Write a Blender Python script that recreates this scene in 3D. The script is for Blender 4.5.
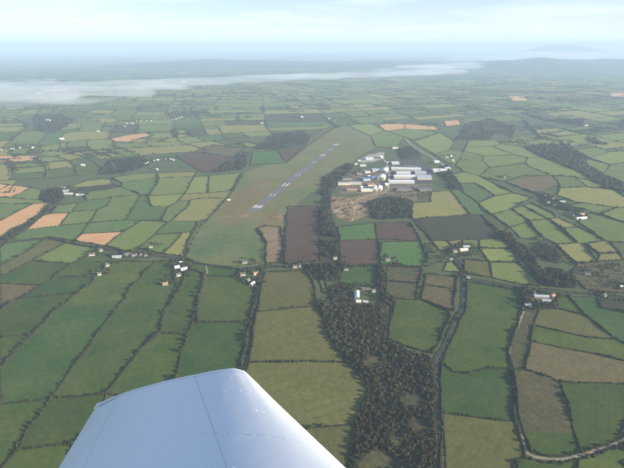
import bpy, bmesh, math, random
import numpy as np
from mathutils import Vector, noise as mnoise

random.seed(7)
RNG = np.random.default_rng(11)
for o in list(bpy.data.objects):
    bpy.data.objects.remove(o)
scene = bpy.context.scene
COL = scene.collection

# ------------------------------------------------------------------ camera
CAM_H = 560.0                      # metres above the fields
PITCH = math.radians(21.0)
FPX = 490.0                        # focal length in photo pixels (624 wide)
cam_d = bpy.data.cameras.new("camera")
cam_d.sensor_fit = 'HORIZONTAL'
cam_d.sensor_width = 36.0
cam_d.lens = 36.0 * FPX / 624.0
cam_d.clip_start = 0.05
cam_d.clip_end = 200000.0
cam = bpy.data.objects.new("camera", cam_d)
COL.objects.link(cam)
cam.location = (0, 0, CAM_H)
cam.rotation_euler = (math.radians(90) - PITCH, 0, 0)
scene.camera = cam

# ------------------------------------------------------------------ light
SUN_EL = math.radians(19.0)
SUN_AZ = math.radians(111.0)       # clockwise from +Y: from the right, a little behind the camera
world = bpy.data.worlds.new("World")
scene.world = world
world.use_nodes = True
wn = world.node_tree.nodes; wl = world.node_tree.links
wn.clear()
w_out = wn.new('ShaderNodeOutputWorld')
w_bg = wn.new('ShaderNodeBackground'); w_bg.inputs['Strength'].default_value = 0.064
w_sky = wn.new('ShaderNodeTexSky'); w_sky.sky_type = 'NISHITA'; w_sky.sun_disc = False
w_sky.sun_elevation = SUN_EL; w_sky.sun_rotation = SUN_AZ
w_sky.altitude = 300; w_sky.air_density = 1.0; w_sky.dust_density = 0.5; w_sky.ozone_density = 5.0
# thin streaky high cloud, laid out on a plane overhead
w_tc = wn.new('ShaderNodeTexCoord')
w_sep = wn.new('ShaderNodeSeparateXYZ'); wl.new(w_tc.outputs['Generated'], w_sep.inputs[0])
w_ad = wn.new('ShaderNodeMath'); w_ad.operation = 'ADD'; w_ad.inputs[1].default_value = 0.06
wl.new(w_sep.outputs['Z'], w_ad.inputs[0])
w_dx = wn.new('ShaderNodeMath'); w_dx.operation = 'DIVIDE'
wl.new(w_sep.outputs['X'], w_dx.inputs[0]); wl.new(w_ad.outputs[0], w_dx.inputs[1])
w_dy = wn.new('ShaderNodeMath'); w_dy.operation = 'DIVIDE'
wl.new(w_sep.outputs['Y'], w_dy.inputs[0]); wl.new(w_ad.outputs[0], w_dy.inputs[1])
w_cb = wn.new('ShaderNodeCombineXYZ')
wl.new(w_dx.outputs[0], w_cb.inputs[0]); wl.new(w_dy.outputs[0], w_cb.inputs[1])
w_ns = wn.new('ShaderNodeTexNoise'); w_ns.inputs['Scale'].default_value = 0.4
w_ns.inputs['Detail'].default_value = 5.0; w_ns.inputs['Roughness'].default_value = 0.55
wl.new(w_cb.outputs[0], w_ns.inputs['Vector'])
w_rp = wn.new('ShaderNodeMapRange'); w_rp.inputs[1].default_value = 0.47; w_rp.inputs[2].default_value = 0.74
w_rp.inputs[3].default_value = 0.0; w_rp.inputs[4].default_value = 0.4
wl.new(w_ns.outputs['Fac'], w_rp.inputs[0])
w_mx = wn.new('ShaderNodeMix'); w_mx.data_type = 'RGBA'
wl.new(w_rp.outputs[0], w_mx.inputs['Factor'])
wl.new(w_sky.outputs[0], w_mx.inputs['A'])
w_mx.inputs['B'].default_value = (9.6, 9.9, 10.1, 1)
# the slant path through thin high cloud whitens the sky towards the horizon
w_v1 = wn.new('ShaderNodeMath'); w_v1.operation = 'MAXIMUM'; w_v1.inputs[1].default_value = 0.0
wl.new(w_sep.outputs['Z'], w_v1.inputs[0])
w_v2 = wn.new('ShaderNodeMath'); w_v2.operation = 'ADD'; w_v2.inputs[1].default_value = 0.04
wl.new(w_v1.outputs[0], w_v2.inputs[0])
w_v3 = wn.new('ShaderNodeMath'); w_v3.operation = 'DIVIDE'; w_v3.inputs[0].default_value = 0.034
wl.new(w_v2.outputs[0], w_v3.inputs[1])
w_mv = wn.new('ShaderNodeMix'); w_mv.data_type = 'RGBA'
wl.new(w_v3.outputs[0], w_mv.inputs['Factor']); wl.new(w_mx.outputs['Result'], w_mv.inputs['A'])
w_mv.inputs['B'].default_value = (8.8, 9.2, 9.7, 1)
wl.new(w_mv.outputs['Result'], w_bg.inputs['Color'])
wl.new(w_bg.outputs[0], w_out.inputs[0])

sun_d = bpy.data.lights.new("sun", 'SUN')
sun_d.energy = 5.0; sun_d.angle = math.radians(0.6); sun_d.color = (1.0, 0.84, 0.62)
sun = bpy.data.objects.new("sun", sun_d); COL.objects.link(sun)
SUN_DIR = Vector((math.sin(SUN_AZ) * math.cos(SUN_EL), math.cos(SUN_AZ) * math.cos(SUN_EL), math.sin(SUN_EL)))
sun.rotation_euler = SUN_DIR.to_track_quat('Z', 'Y').to_euler()
sun.location = (300, -100, 700)

scene.view_settings.view_transform = 'Standard'
scene.view_settings.look = 'None'
scene.view_settings.exposure = 1.32
scene.view_settings.gamma = 1.0
scene.view_settings.use_curve_mapping = False
scene.render.engine = 'CYCLES'
scene.cycles.use_denoising = True
scene.cycles.max_bounces = 6
scene.cycles.diffuse_bounces = 2
scene.cycles.volume_bounces = 1
scene.cycles.use_adaptive_sampling = False
HAZE_DENSITY = 7.3e-5
HAZE_COL = (.54, .745, 1.0)

# ------------------------------------------------------------------ helpers
ST, CT = math.sin(PITCH), math.cos(PITCH)
def ray(u, v):
    x = (u - 312.0) / FPX; y = -(v - 234.0) / FPX
    return Vector((x, CT + y * ST, -ST + y * CT))
def g(u, v):
    """photo pixel -> point on the fields (z = 0)"""
    d = ray(u, v); t = CAM_H / -d.z
    return (d.x * t, d.y * t)
def metres_per_px(u, v):
    d = ray(u, v); return CAM_H / -d.z / FPX
def topx(p):
    x, y, z = p[0], p[1], (p[2] if len(p) > 2 else 0.0) - CAM_H
    dep = y * CT - z * ST; up = y * ST + z * CT
    return (312 + FPX * x / dep, 234 - FPX * up / dep)
def wob(x, y):
    """small wander shared by hedges and field edges, so nothing is ruler straight"""
    return (x + 1.2 * math.sin(x * .021 + y * .034 + 1.3) + .8 * math.sin(y * .083 - x * .051),
            y + 1.2 * math.sin(y * .025 - x * .031 + .4) + .8 * math.sin(x * .077 + y * .043))
def tag(o, label=None, cat=None, group=None, kind=None):
    if label: o['label'] = label
    if cat: o['category'] = cat
    if group: o['group'] = group
    if kind: o['kind'] = kind
    return o
def mesh_obj(name, verts, faces, mat=None, parent=None, loc=None, smooth=False):
    me = bpy.data.meshes.new(name)
    me.from_pydata([tuple(v) for v in verts], [], [tuple(f) for f in faces])
    me.update()
    if mat: me.materials.append(mat)
    if smooth: me.polygons.foreach_set('use_smooth', [True] * len(me.polygons))
    return link_mesh(name, me, parent, loc)
def link_mesh(name, me, parent=None, loc=None):
    o = bpy.data.objects.new(name, me); COL.objects.link(o)
    if parent: o.parent = parent
    if loc is not None: o.location = loc
    return o
def empty(name, loc=(0, 0, 0), rz=0.0):
    o = bpy.data.objects.new(name, None); COL.objects.link(o)
    o.location = loc; o.rotation_euler = (0, 0, rz); o.empty_display_size = 1.0
    return o
def copy_thing(root, loc, rz=0.0, sc=1.0):
    c = root.copy(); COL.objects.link(c)
    c.location = loc; c.rotation_euler = (0, 0, rz); c.scale = (sc, sc, sc) if not isinstance(sc, tuple) else sc
    for ch in KIDS[root.name]:
        k = ch.copy(); COL.objects.link(k); k.parent = c
        for gch in KIDS.get(ch.name, ()):
            q = gch.copy(); COL.objects.link(q); q.parent = k
    return c
KIDS = {}
def in_poly(x, y, poly):
    r = False; n = len(poly); j = n - 1
    for i in range(n):
        xi, yi = poly[i]; xj, yj = poly[j]
        if (yi > y) != (yj > y) and x < (xj - xi) * (y - yi) / (yj - yi) + xi: r = not r
        j = i
    return r
def area2(poly):
    return sum(poly[i - 1][0] * poly[i][1] - poly[i][0] * poly[i - 1][1] for i in range(len(poly)))

# ------------------------------------------------------------------ materials
def nmat(name, rough=0.9, spec=0.2):
    m = bpy.data.materials.new(name); m.use_nodes = True
    nt = m.node_tree; b = nt.nodes['Principled BSDF']
    b.inputs['Roughness'].default_value = rough
    b.inputs['Specular IOR Level'].default_value = spec
    return m, nt, b
def nd(nt, t, **kw):
    n = nt.nodes.new(t)
    for k, v in kw.items(): setattr(n, k, v)
    return n
def mixc(nt, fac, a, b, blend='MIX'):
    n = nd(nt, 'ShaderNodeMix', data_type='RGBA', blend_type=blend)
    for s, v in (('Factor', fac), ('A', a), ('B', b)):
        if hasattr(v, 'is_output'): nt.links.new(v, n.inputs[s])
        elif isinstance(v, (int, float)): n.inputs[s].default_value = v
        else: n.inputs[s].default_value = (*v, 1)
    return n.outputs['Result']
def rng(nt, src, a, b, c, d):
    n = nd(nt, 'ShaderNodeMapRange')
    nt.links.new(src, n.inputs[0])
    for i, v in enumerate((a, b, c, d)): n.inputs[i + 1].default_value = v
    return n.outputs[0]
def noi(nt, vec, scale, detail=3, rough=.55):
    n = nd(nt, 'ShaderNodeTexNoise'); n.inputs['Scale'].default_value = scale
    n.inputs['Detail'].default_value = detail; n.inputs['Roughness'].default_value = rough
    if vec is not None: nt.links.new(vec, n.inputs['Vector'])
    return n.outputs['Fac']
def mth(nt, op, a, b=None):
    n = nd(nt, 'ShaderNodeMath', operation=op)
    for i, v in enumerate((a, b)):
        if v is None: continue
        if hasattr(v, 'is_output'): nt.links.new(v, n.inputs[i])
        else: n.inputs[i].default_value = v
    return n.outputs[0]

def field_mat(name, base, tone, stripe=0.03, period=9.0, mott=0.42, speck=0.3, vary=0.25, tram=0.13):
    """crop or pasture: broad blotches of a second tone, tussocks, faint working lines"""
    m, nt, b = nmat(name, .95, .1)
    tc = nd(nt, 'ShaderNodeTexCoord'); oi = nd(nt, 'ShaderNodeObjectInfo')
    rot = nd(nt, 'ShaderNodeVectorRotate', rotation_type='Z_AXIS')
    nt.links.new(tc.outputs['Object'], rot.inputs['Vector'])
    nt.links.new(mth(nt, 'MULTIPLY_ADD', oi.outputs['Random'], 0.7), rot.inputs['Angle'])
    off = nd(nt, 'ShaderNodeVectorMath', operation='ADD')
    nt.links.new(rot.outputs[0], off.inputs[0]); nt.links.new(oi.outputs['Location'], off.inputs[1])
    v = off.outputs[0]
    n1 = noi(nt, v, .011, 4, .6); n2 = noi(nt, v, .09, 3, .6); n3 = noi(nt, v, .45, 2, .7)
    sx = nd(nt, 'ShaderNodeSeparateXYZ'); nt.links.new(rot.outputs[0], sx.inputs[0])
    s = mth(nt, 'SINE', mth(nt, 'MULTIPLY', sx.outputs['X'], 2 * math.pi / period))
    s2 = mth(nt, 'SINE', mth(nt, 'MULTIPLY', sx.outputs['X'], 2 * math.pi / (period * 4.3)))
    c = mixc(nt, rng(nt, n1, .35, .68, 0, 1), base, tone)
    f = mth(nt, 'ADD', rng(nt, n2, .25, .75, 1 - mott * .5, 1 + mott * .5), rng(nt, n3, .25, .75, -speck * .5, speck * .5))
    f = mth(nt, 'ADD', f, mth(nt, 'MULTIPLY', mth(nt, 'ADD', s, mth(nt, 'MULTIPLY', s2, .6)), stripe))
    tl = mth(nt, 'SINE', mth(nt, 'MULTIPLY', sx.outputs['X'], 2 * math.pi / 21.0))
    f = mth(nt, 'SUBTRACT', f, mth(nt, 'MULTIPLY', rng(nt, tl, .93, .99, 0, tram), rng(nt, n1, .42, .58, 0, 1)))
    f = mth(nt, 'MULTIPLY', f, rng(nt, oi.outputs['Random'], 0, 1, 1 - vary * .5, 1 + vary * .5))
    vm = nd(nt, 'ShaderNodeVectorMath', operation='SCALE')
    nt.links.new(c, vm.inputs[0]); nt.links.new(f, vm.inputs['Scale'])
    nt.links.new(vm.outputs[0], b.inputs['Base Color'])
    return m
FM = {
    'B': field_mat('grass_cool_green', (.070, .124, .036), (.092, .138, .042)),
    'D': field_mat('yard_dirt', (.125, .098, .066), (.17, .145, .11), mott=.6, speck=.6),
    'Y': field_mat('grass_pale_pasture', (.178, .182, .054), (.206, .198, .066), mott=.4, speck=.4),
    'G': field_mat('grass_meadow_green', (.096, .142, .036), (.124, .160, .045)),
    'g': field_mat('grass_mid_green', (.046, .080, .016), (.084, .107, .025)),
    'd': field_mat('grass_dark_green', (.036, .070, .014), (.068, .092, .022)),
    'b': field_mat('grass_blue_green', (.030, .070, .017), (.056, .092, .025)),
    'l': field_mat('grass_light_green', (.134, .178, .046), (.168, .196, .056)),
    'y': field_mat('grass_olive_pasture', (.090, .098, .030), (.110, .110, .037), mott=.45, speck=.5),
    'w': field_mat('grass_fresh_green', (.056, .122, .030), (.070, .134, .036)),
    'o': field_mat('stubble_orange', (.46, .27, .125), (.50, .31, .16), stripe=.05, mott=.16, speck=.12, vary=.12),
    'p': field_mat('ploughed_soil', (.070, .045, .032), (.084, .054, .037), stripe=.05, period=14, mott=.2, speck=.2, vary=.12),
    't': field_mat('dry_grass_tan', (.118, .094, .044), (.090, .086, .038), mott=.5, speck=.4),
    'r': field_mat('rough_grass', (.060, .066, .028), (.088, .074, .036), mott=.7, speck=.7),
    'h': field_mat('dark_heath', (.036, .042, .024), (.052, .048, .030), mott=.6, speck=.6),
    'e': field_mat('bare_earth', (.17, .125, .072), (.25, .185, .115), mott=.6, speck=.5),
}
def simple_mat(name, col, rough=.8, spec=.3, amt=.25, scale=.5, metallic=0.0, vary=0.0):
    m, nt, b = nmat(name, rough, spec)
    tc = nd(nt, 'ShaderNodeTexCoord')
    n = noi(nt, tc.outputs['Object'], scale, 4, .6)
    f = rng(nt, n, .25, .75, 1 - amt, 1 + amt)
    if vary:
        oi = nd(nt, 'ShaderNodeObjectInfo')
        f = mth(nt, 'MULTIPLY', f, rng(nt, oi.outputs['Random'], 0, 1, 1 - vary, 1 + vary))
    vm = nd(nt, 'ShaderNodeVectorMath', operation='SCALE'); vm.inputs[0].default_value = col
    nt.links.new(f, vm.inputs['Scale']); nt.links.new(vm.outputs[0], b.inputs['Base Color'])
    b.inputs['Metallic'].default_value = metallic
    return m
M = {
    'hedge': simple_mat('hedge_leaf', (.028, .032, .015), .95, .05, .55, .12),
    'leaf': simple_mat('tree_leaf', (.036, .040, .018), .95, .05, .75, .07, vary=.35),
    'leaf2': simple_mat('tree_leaf_autumn', (.052, .042, .020), .95, .05, .7, .07, vary=.35),
    'bark': simple_mat('bark', (.07, .055, .045), .95, .1, .3, 2),
    'tarmac': simple_mat('tarmac', (.060, .060, .063), .9, .2, .25, .05),
    'runway': simple_mat('runway_asphalt', (.135, .128, .138), .9, .2, .22, .03),
    'track': simple_mat('gravel_track', (.22, .19, .145), .95, .1, .3, .15),
    'path': simple_mat('worn_grass_path', (.115, .105, .068), .95, .1, .35, .15),
    'haul': simple_mat('haul_road', (.33, .26, .17), .95, .1, .3, .1),
    'concrete': simple_mat('concrete', (.29, .275, .25), .9, .2, .25, .04),
    'paint': simple_mat('runway_paint', (.62, .62, .61), .7, .3, .1, .3),
    'white_wall': simple_mat('white_render', (.50, .48, .44), .85, .2, .08, .4),
    'cream_wall': simple_mat('cream_cladding', (.66, .58, .42), .8, .2, .1, .3),
    'grey_wall': simple_mat('grey_cladding', (.42, .44, .46), .7, .3, .12, .3),
    'stone_wall': simple_mat('stone_wall', (.30, .27, .23), .9, .2, .25, .8),
    'slate': simple_mat('slate_roof', (.105, .105, .12), .75, .3, .25, .8),
    'tile': simple_mat('clay_roof', (.38, .19, .11), .85, .2, .2, .8),
    'white_roof': simple_mat('white_sheet_roof', (.60, .65, .70), .5, .4, .1, .1),
    'grey_roof': simple_mat('grey_sheet_roof', (.33, .40, .50), .5, .4, .15, .1),
    'blue_roof': simple_mat('blue_sheet_roof', (.10, .20, .42), .5, .4, .15, .1),
    'yellow_wall': simple_mat('yellow_cladding', (.72, .62, .36), .7, .3, .08, .2),
    'glass': simple_mat('window_glass', (.04, .05, .06), .1, .5, .1, 1),
    'door': simple_mat('painted_door', (.16, .20, .24), .6, .3, .1, 1),
    'lamb': simple_mat('fleece', (.33, .30, .23), .95, .1, .1, 2),
    'rubber': simple_mat('rubber', (.03, .03, .03), .8, .2, .1, 1),
    'lorry_white': simple_mat('lorry_paint_white', (.78, .78, .78), .4, .4, .05, 1),
}
# open ground between the fields: rough grass near by, a far patchwork where fields are too small to tell apart
def ground_mat():
    m, nt, b = nmat('open_country', .95, .1)
    tc = nd(nt, 'ShaderNodeTexCoord'); v = tc.outputs['Object']
    rough = mixc(nt, rng(nt, noi(nt, v, .012, 5, .6), .35, .65, 0, 1), (.058, .086, .034), (.086, .100, .044))
    vo = nd(nt, 'ShaderNodeTexVoronoi', feature='F1', distance='MANHATTAN')
    vo.inputs['Scale'].default_value = 1 / 260.0
    wv = nd(nt, 'ShaderNodeVectorRotate', rotation_type='Z_AXIS'); wv.inputs['Angle'].default_value = .35
    nt.links.new(v, wv.inputs['Vector']); nt.links.new(wv.outputs[0], vo.inputs['Vector'])
    ramp = nd(nt, 'ShaderNodeValToRGB'); ramp.color_ramp.interpolation = 'CONSTANT'
    sp = nd(nt, 'ShaderNodeSeparateColor'); nt.links.new(vo.outputs['Color'], sp.inputs[0])
    nt.links.new(sp.outputs[0], ramp.inputs[0])
    els = ramp.color_ramp.elements
    stops = [(0, (.05, .09, .035)), (.2, (.075, .12, .04)), (.42, (.09, .13, .045)), (.58, (.028, .036, .02)), (.80, (.10, .11, .045)), (.90, (.06, .10, .035)), (.965, (.26, .17, .09))]
    els[0].position, els[0].color = 0, (*stops[0][1], 1)
    els[1].position, els[1].color = stops[1][0], (*stops[1][1], 1)
    for p, c in stops[2:]:
        e = els.new(p); e.color = (*c, 1)
    sy = nd(nt, 'ShaderNodeSeparateXYZ'); nt.links.new(v, sy.inputs[0])
    far = rng(nt, mth(nt, 'ADD', sy.outputs['Y'], mth(nt, 'MULTIPLY', noi(nt, v, .0012), 900)), 8000, 8600, 0, 1)
    c = mixc(nt, far, rough, ramp.outputs[0])
    wood = rng(nt, noi(nt, v, .0011, 6, .62), .53, .57, 0, 1)
    c = mixc(nt, mth(nt, 'MULTIPLY', wood, far), c, (.032, .042, .025))
    nt.links.new(c, b.inputs['Base Color'])
    return m
M['ground'] = ground_mat()
# ------------------------------------------------------------------ fields, traced corner by corner
# (phrase, material, corners)
F = [
 # left of the near lane
 ("strip of grass under the lane at the far left", 'b', [(0,248),(8,242),(47,238),(25,253),(0,266)]),
 ("pale olive strip left of the ribbon of cottages", 'y', [(47,238),(66,243),(32,261),(11,272),(0,276),(0,266),(25,253)]),
 ("grey green field behind the roadside cottage", 'g', [(66,243),(101,249),(82,259),(73,264),(32,261)]),
 ("mid green field third up the left edge", 'd', [(32,261),(73,264),(60,272),(45,284),(38,285),(0,284),(0,276),(11,272)]),
 ("brownish corner field on the left edge", 't', [(0,284),(38,285),(45,284),(19,299),(0,311)]),
 ("green field behind the pair of white cottages", 'g', [(101,249),(124,252),(110,261),(95,277),(55,277),(60,272),(82,259)]),
 ("short green field below the white cottages", 'b', [(55,277),(95,277),(88,286),(75,293),(19,299),(45,284)]),
 ("large green field low on the left edge", 'd', [(19,299),(75,293),(57,309),(31,335),(0,337),(0,311)]),
 ("olive triangle at the lower left edge", 'g', [(0,337),(31,335),(10,356),(0,369)]),
 ("upper half of the long field below the farm row", 'g', [(110,261),(155,262),(130,290),(123,300),(62,307),(73,296),(88,286),(100,274)]),
 ("long blue green field left of the wing tip", 'b', [(62,307),(123,300),(82,355),(51,398),(43,400),(0,405),(0,369),(10,356),(31,335)]),
 ("dark field in the lower left corner", 'd', [(0,405),(43,400),(51,398),(27,431),(3,468),(-6,480),(-20,480)]),
 ("long field running up from the wing tip to the orange roofed farm", 'd', [(155,262),(171,260),(176,288),(172,302),(162,313),(160,334),(138,352),(118,378),(107,394),(51,398),(82,355),(123,300),(130,290)]),
 ("small dark field beside the wing trailing edge", 'd', [(51,398),(107,394),(100,420),(72,445),(19,450),(27,431)]),
 ("last field below the wing trailing edge", 'g', [(19,450),(72,445),(60,485),(-6,485),(3,468)]),
 ("narrow dark field between two tree lines", 'd', [(187,268),(204,274),(198,302),(190,328),(188,334),(160,334),(162,313),(172,302),(181,286)]),
 ("dark field right above the wing tip", 'd', [(160,334),(188,334),(182,352),(173,392),(150,400),(107,394),(118,378),(138,352)]),
 ("square olive green field left of the lane", 'g', [(207,276),(238,277),(255,286),(251,322),(197,322),(198,302),(204,274)]),
 ("dark green field between wing tip and lane", 'b', [(197,322),(251,322),(243,353),(236,392),(173,392),(182,352),(188,334),(190,328)]),
 ("dark strip of grass beside the village road", 'b', [(190,262),(206,265),(240,269),(238,277),(207,276),(204,274),(187,268)]),
 # sheep pastures
 ("upper sheep pasture right of the lane", 'y', [(265,272),(285,272),(306,270),(313,282),(318,306),(286,309),(257,312)]),
 ("middle sheep pasture right of the lane", 'y', [(257,312),(286,309),(318,306),(327,335),(343,357),(348,362),(300,362),(249,362)]),
 ("large sheep pasture beside the scrub wood", 'y', [(249,362),(300,362),(348,362),(366,383),(367,391),(357,425),(312,428),(235,428),(240,395)]),
 ("sheep pasture behind the wing leading edge", 'y', [(312,428),(357,425),(347,468),(344,490),(235,490),(235,428)]),
 # centre
 ("big ploughed field beside the runway end", 'p', [(288,207),(319,206),(320,261),(285,264),(286,235)]),
 ("tan rough strip left of the big ploughed field", 'e', [(258,229),(265,226),(281,227),(283,245),(281,263),(266,263),(266,243)]),
 ("bright green field below the earthworks", 'w', [(338,227),(375,223),(378,239),(340,241)]),
 ("ploughed field below the dark plantation", 'p', [(375,223),(410,222),(420,241),(378,239)]),
 ("dark ploughed square between two green fields", 'p', [(340,241),(378,239),(381,264),(341,265)]),
 ("bright green field left of the hilltop farm", 'w', [(381,242),(422,242),(427,260),(421,268),(392,264),(381,264)]),
 ("green paddock above the long barn", 'b', [(351,266),(377,266),(378,287),(357,286),(339,283),(344,270)]),
 ("upper rough plot below the bright green field", 'r', [(386,266),(422,270),(418,284),(387,281)]),
 ("lower rough plot above the fenced green field", 'r', [(387,281),(418,284),(417,300),(396,299),(386,295)]),
 ("upper tan plot left of the bend", 't', [(427,274),(458,277),(455,289),(424,285)]),
 ("lower tan plot left of the bend", 't', [(424,285),(455,289),(454,311),(422,300)]),
 ("small bright paddock by the crossroads", 'l', [(446,263),(452,261),(463,273),(444,271)]),
 ("green field enclosed by scrub left of the road", 'g', [(396,299),(417,300),(422,300),(449,312),(449,320),(441,340),(432,354),(412,349),(388,338)]),
 ("yellow green scrap beside the tree belt", 'l', [(318,277),(323,279),(328,291),(323,293)]),
 # right of the road
 ("large plain green field right of the road bend", 'd', [(467,282),(493,286),(520,291),(522,308),(513,335),(508,352),(511,369),(488,369),(468,373),(454,372),(441,363),(451,343),(459,323),(466,312)]),
 ("green field right of the straight road", 'b', [(441,363),(454,372),(468,373),(488,369),(511,369),(513,395),(516,422),(468,417),(441,413)]),
 ("olive field low beside the straight road", 'y', [(441,413),(468,417),(516,422),(520,440),(525,458),(515,463),(510,485),(442,485)]),
 ("narrow plot between track and farm hedge", 'r', [(522,311),(539,310),(534,326),(531,342),(526,369),(514,369),(510,353),(518,325)]),
 ("olive field in front of the dark farm", 'y', [(539,310),(558,309),(585,315),(617,340),(588,337),(534,326)]),
 ("green band above the brown field", 'g', [(534,326),(588,337),(617,340),(624,343),(640,350),(640,364),(624,361),(590,353),(531,342)]),
 ("large brown grass field on the right", 't', [(531,342),(590,353),(624,361),(640,364),(645,385),(624,384),(575,382),(560,381),(550,376),(526,369)]),
 ("brown tinged field inside the track loop", 'r', [(514,371),(526,371),(550,378),(560,382),(567,405),(576,433),(523,431),(518,408)]),
 ("green end of the field inside the track loop", 'd', [(523,431),(576,433),(581,453),(560,457),(543,455),(530,450)]),
 ("dark green field at the lower right", 'd', [(560,382),(575,383),(624,385),(645,386),(640,415),(620,440),(603,447),(582,453),(576,433),(567,405)]),
 ("corner field under the track at the bottom", 'd', [(518,464),(528,458),(543,462),(560,464),(578,461),(576,490),(516,490)]),
 ("corner field at the bottom right", 'g', [(580,460),(603,454),(621,446),(640,440),(640,490),(576,490)]),
 ("grass triangle right of the dark farm", 'g', [(557,294),(569,296),(585,315),(558,309)]),
 ("blue green field below the right hand lane", 'b', [(569,296),(597,298),(602,308),(640,316),(640,350),(617,340),(585,315)]),
 ("dim field on the right edge below the lane", 'h', [(600,298),(640,303),(640,316),(602,308)]),
 # valley fields on the right
 ("bright green field beside the wooded valley", 'l', [(479,240),(501,238),(511,249),(479,248)]),
 ("sunlit green strip below the hilltop farm", 'l', [(479,248),(511,249),(519,263),(490,262)]),
 ("sunlit green field above the crossing lane", 'l', [(490,262),(519,263),(541,286),(525,285),(492,278)]),
 ("pale field right of the crossroads", 'y', [(464,259),(490,262),(492,278),(469,274),(464,271)]),
 ("small green plot behind the hilltop farm", 'g', [(462,240),(479,240),(479,248),(464,248)]),
 ("pale green plot above the hilltop farm", 'y', [(447,241),(462,240),(464,248),(455,248)]),
 ("pale triangle above the bright green field", 'y', [(431,241),(447,241),(455,248),(440,250)]),
 ("grass slope right of the valley wood", 'g', [(510,228),(526,222),(541,236),(536,240),(520,238)]),
 ("green field above the valley wood", 'g', [(492,215),(512,209),(528,221),(511,227)]),
 ("rough pasture above the valley head", 'r', [(481,215),(492,215),(511,227),(510,229),(501,233)]),
 ("broad green field left of the hamlet", 'l', [(478,203),(496,196),(513,193),(532,198),(512,209),(492,215),(483,211)]),
 ("first strip field below the hamlet", 'l', [(512,209),(523,206),(548,219),(530,221)]),
 ("second strip field below the hamlet", 'g', [(523,206),(531,203),(554,214),(557,218),(548,219)]),
 ("large green field below the hamlet strips", 'g', [(529,221),(549,219),(577,243),(555,244),(541,236)]),
 ("small pale field left of the long white barn", 'y', [(549,219),(559,218),(578,227),(563,228)]),
 ("green field below the long white barn", 'g', [(563,228),(578,227),(605,241),(584,244),(577,243)]),
 ("olive field right of the valley scrub", 'y', [(557,245),(584,244),(598,262),(577,264)]),
 ("small field above the white house by the scrub", 'y', [(584,244),(611,242),(619,253),(600,254)]),
 ("small field on the right edge by the scrub", 'y', [(600,254),(619,253),(624,260),(598,262)]),
 ("scrubby slope around the white house", 'r', [(577,264),(598,262),(640,260),(640,294),(603,292),(585,289),(572,275)]),
 ("wide green field right of the long white barn", 'g', [(583,218),(591,213),(640,229),(640,243),(605,241),(578,222)]),
 ("green corner field above it on the right edge", 'l', [(601,214),(620,208),(640,208),(640,229),(624,223)]),
 ("grass strip behind the hamlet", 'g', [(568,206),(583,203),(617,208),(601,214),(587,210)]),
 ("big pale green field right of the hamlet", 'y', [(560,188),(592,188),(613,189),(640,206),(620,208),(575,202),(557,195)]),
 ("large tan field behind the hamlet", 't', [(505,182),(524,176),(554,176),(560,185),(536,194)]),
 ("green field right of the tan field", 'g', [(554,176),(575,177),(588,187),(560,188)]),
 ("pale strip beyond the tan field", 'l', [(575,177),(592,181),(606,187),(588,187)]),
 ("blue green field left of the lone white house", 'b', [(460,184),(475,183),(495,196),(478,203),(464,193)]),
 ("light field under the lone white house", 'l', [(453,175),(464,172),(481,177),(513,193),(496,196),(475,183),(460,183)]),
 ("pale olive field right of the plantation", 'y', [(431,192),(451,191),(470,215),(412,219),(413,203),(431,202)]),
 ("grey green slope beside the pale olive field", 'd', [(451,191),(458,188),(478,203),(492,215),(470,215)]),
 ("dark heath below the pale olive field", 'h', [(412,219),(470,215),(481,215),(501,238),(432,240)]),
 # left of the runway
 ("upper pale green field left of the runway", 'l', [(159,178),(194,177),(185,194),(149,196)]),
 ("lower pale green field left of the runway", 'l', [(149,196),(185,194),(178,201),(168,207),(151,206)]),
 ("thin strip above the pale green fields", 'y', [(158,173),(197,172),(194,177),(159,178)]),
 ("pale field beside the brown fields", 'l', [(194,177),(209,176),(208,193),(185,194)]),
 ("pale field touching the airfield hedge", 'l', [(209,176),(241,173),(232,191),(208,193)]),
 ("thin grass strip by the white airfield hut", 'y', [(185,194),(208,193),(232,191),(226,199),(208,198),(191,200),(178,201)]),
 ("slanting green field between two hedges", 'g', [(178,201),(191,200),(187,208),(171,221),(161,220),(168,207)]),
 ("olive field along the airfield hedge", 'y', [(191,200),(208,198),(226,199),(208,219),(197,222),(171,221),(187,208)]),
 ("blue green field with a stepped hedge", 'b', [(141,195),(149,196),(151,206),(168,207),(161,220),(126,220)]),
 ("green field left of the stepped hedge", 'g', [(107,206),(112,197),(141,195),(126,220),(89,223),(98,210)]),
 ("dark green strip above the orange triangle", 'd', [(89,223),(126,220),(142,221),(123,232),(82,234)]),
 ("orange stubble triangle above the cottages", 'o', [(82,234),(123,232),(106,246),(74,241)]),
 ("long green field right of the orange triangle", 'g', [(142,221),(168,222),(155,235),(139,248),(126,251),(106,246),(123,232)]),
 ("bright plot left of the airfield corner", 'b', [(168,222),(197,222),(192,232),(183,233),(155,235)]),
 ("green plot behind the roadside farm", 'g', [(155,235),(183,233),(172,245),(163,254),(139,248)]),
 ("pale wedge at the airfield corner", 'y', [(183,233),(192,232),(187,244),(186,257),(163,254),(172,245)]),
 ("light field under the village", 'l', [(112,178),(134,174),(157,173),(157,178),(122,183)]),
 ("green field beside the tall tree line", 'b', [(122,183),(157,178),(157,184),(150,194),(141,195),(121,187)]),
 ("yellow field above the farm copse", 'y', [(70,187),(87,181),(104,179),(111,180),(113,184),(80,188)]),
 ("dull strip right of the farm copse", 'h', [(80,188),(113,184),(121,187),(105,190),(83,193)]),
 ("green field right of the copse farm", 'g', [(83,193),(105,190),(121,187),(141,195),(112,197),(87,201)]),
 ("large orange stubble field at the left edge", 'o', [(33,204),(50,204),(35,218),(0,238),(-15,246),(-15,229),(0,221)]),
 ("slanting orange stubble field beside the tree belt", 'o', [(43,216),(69,213),(60,226),(26,230)]),
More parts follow.
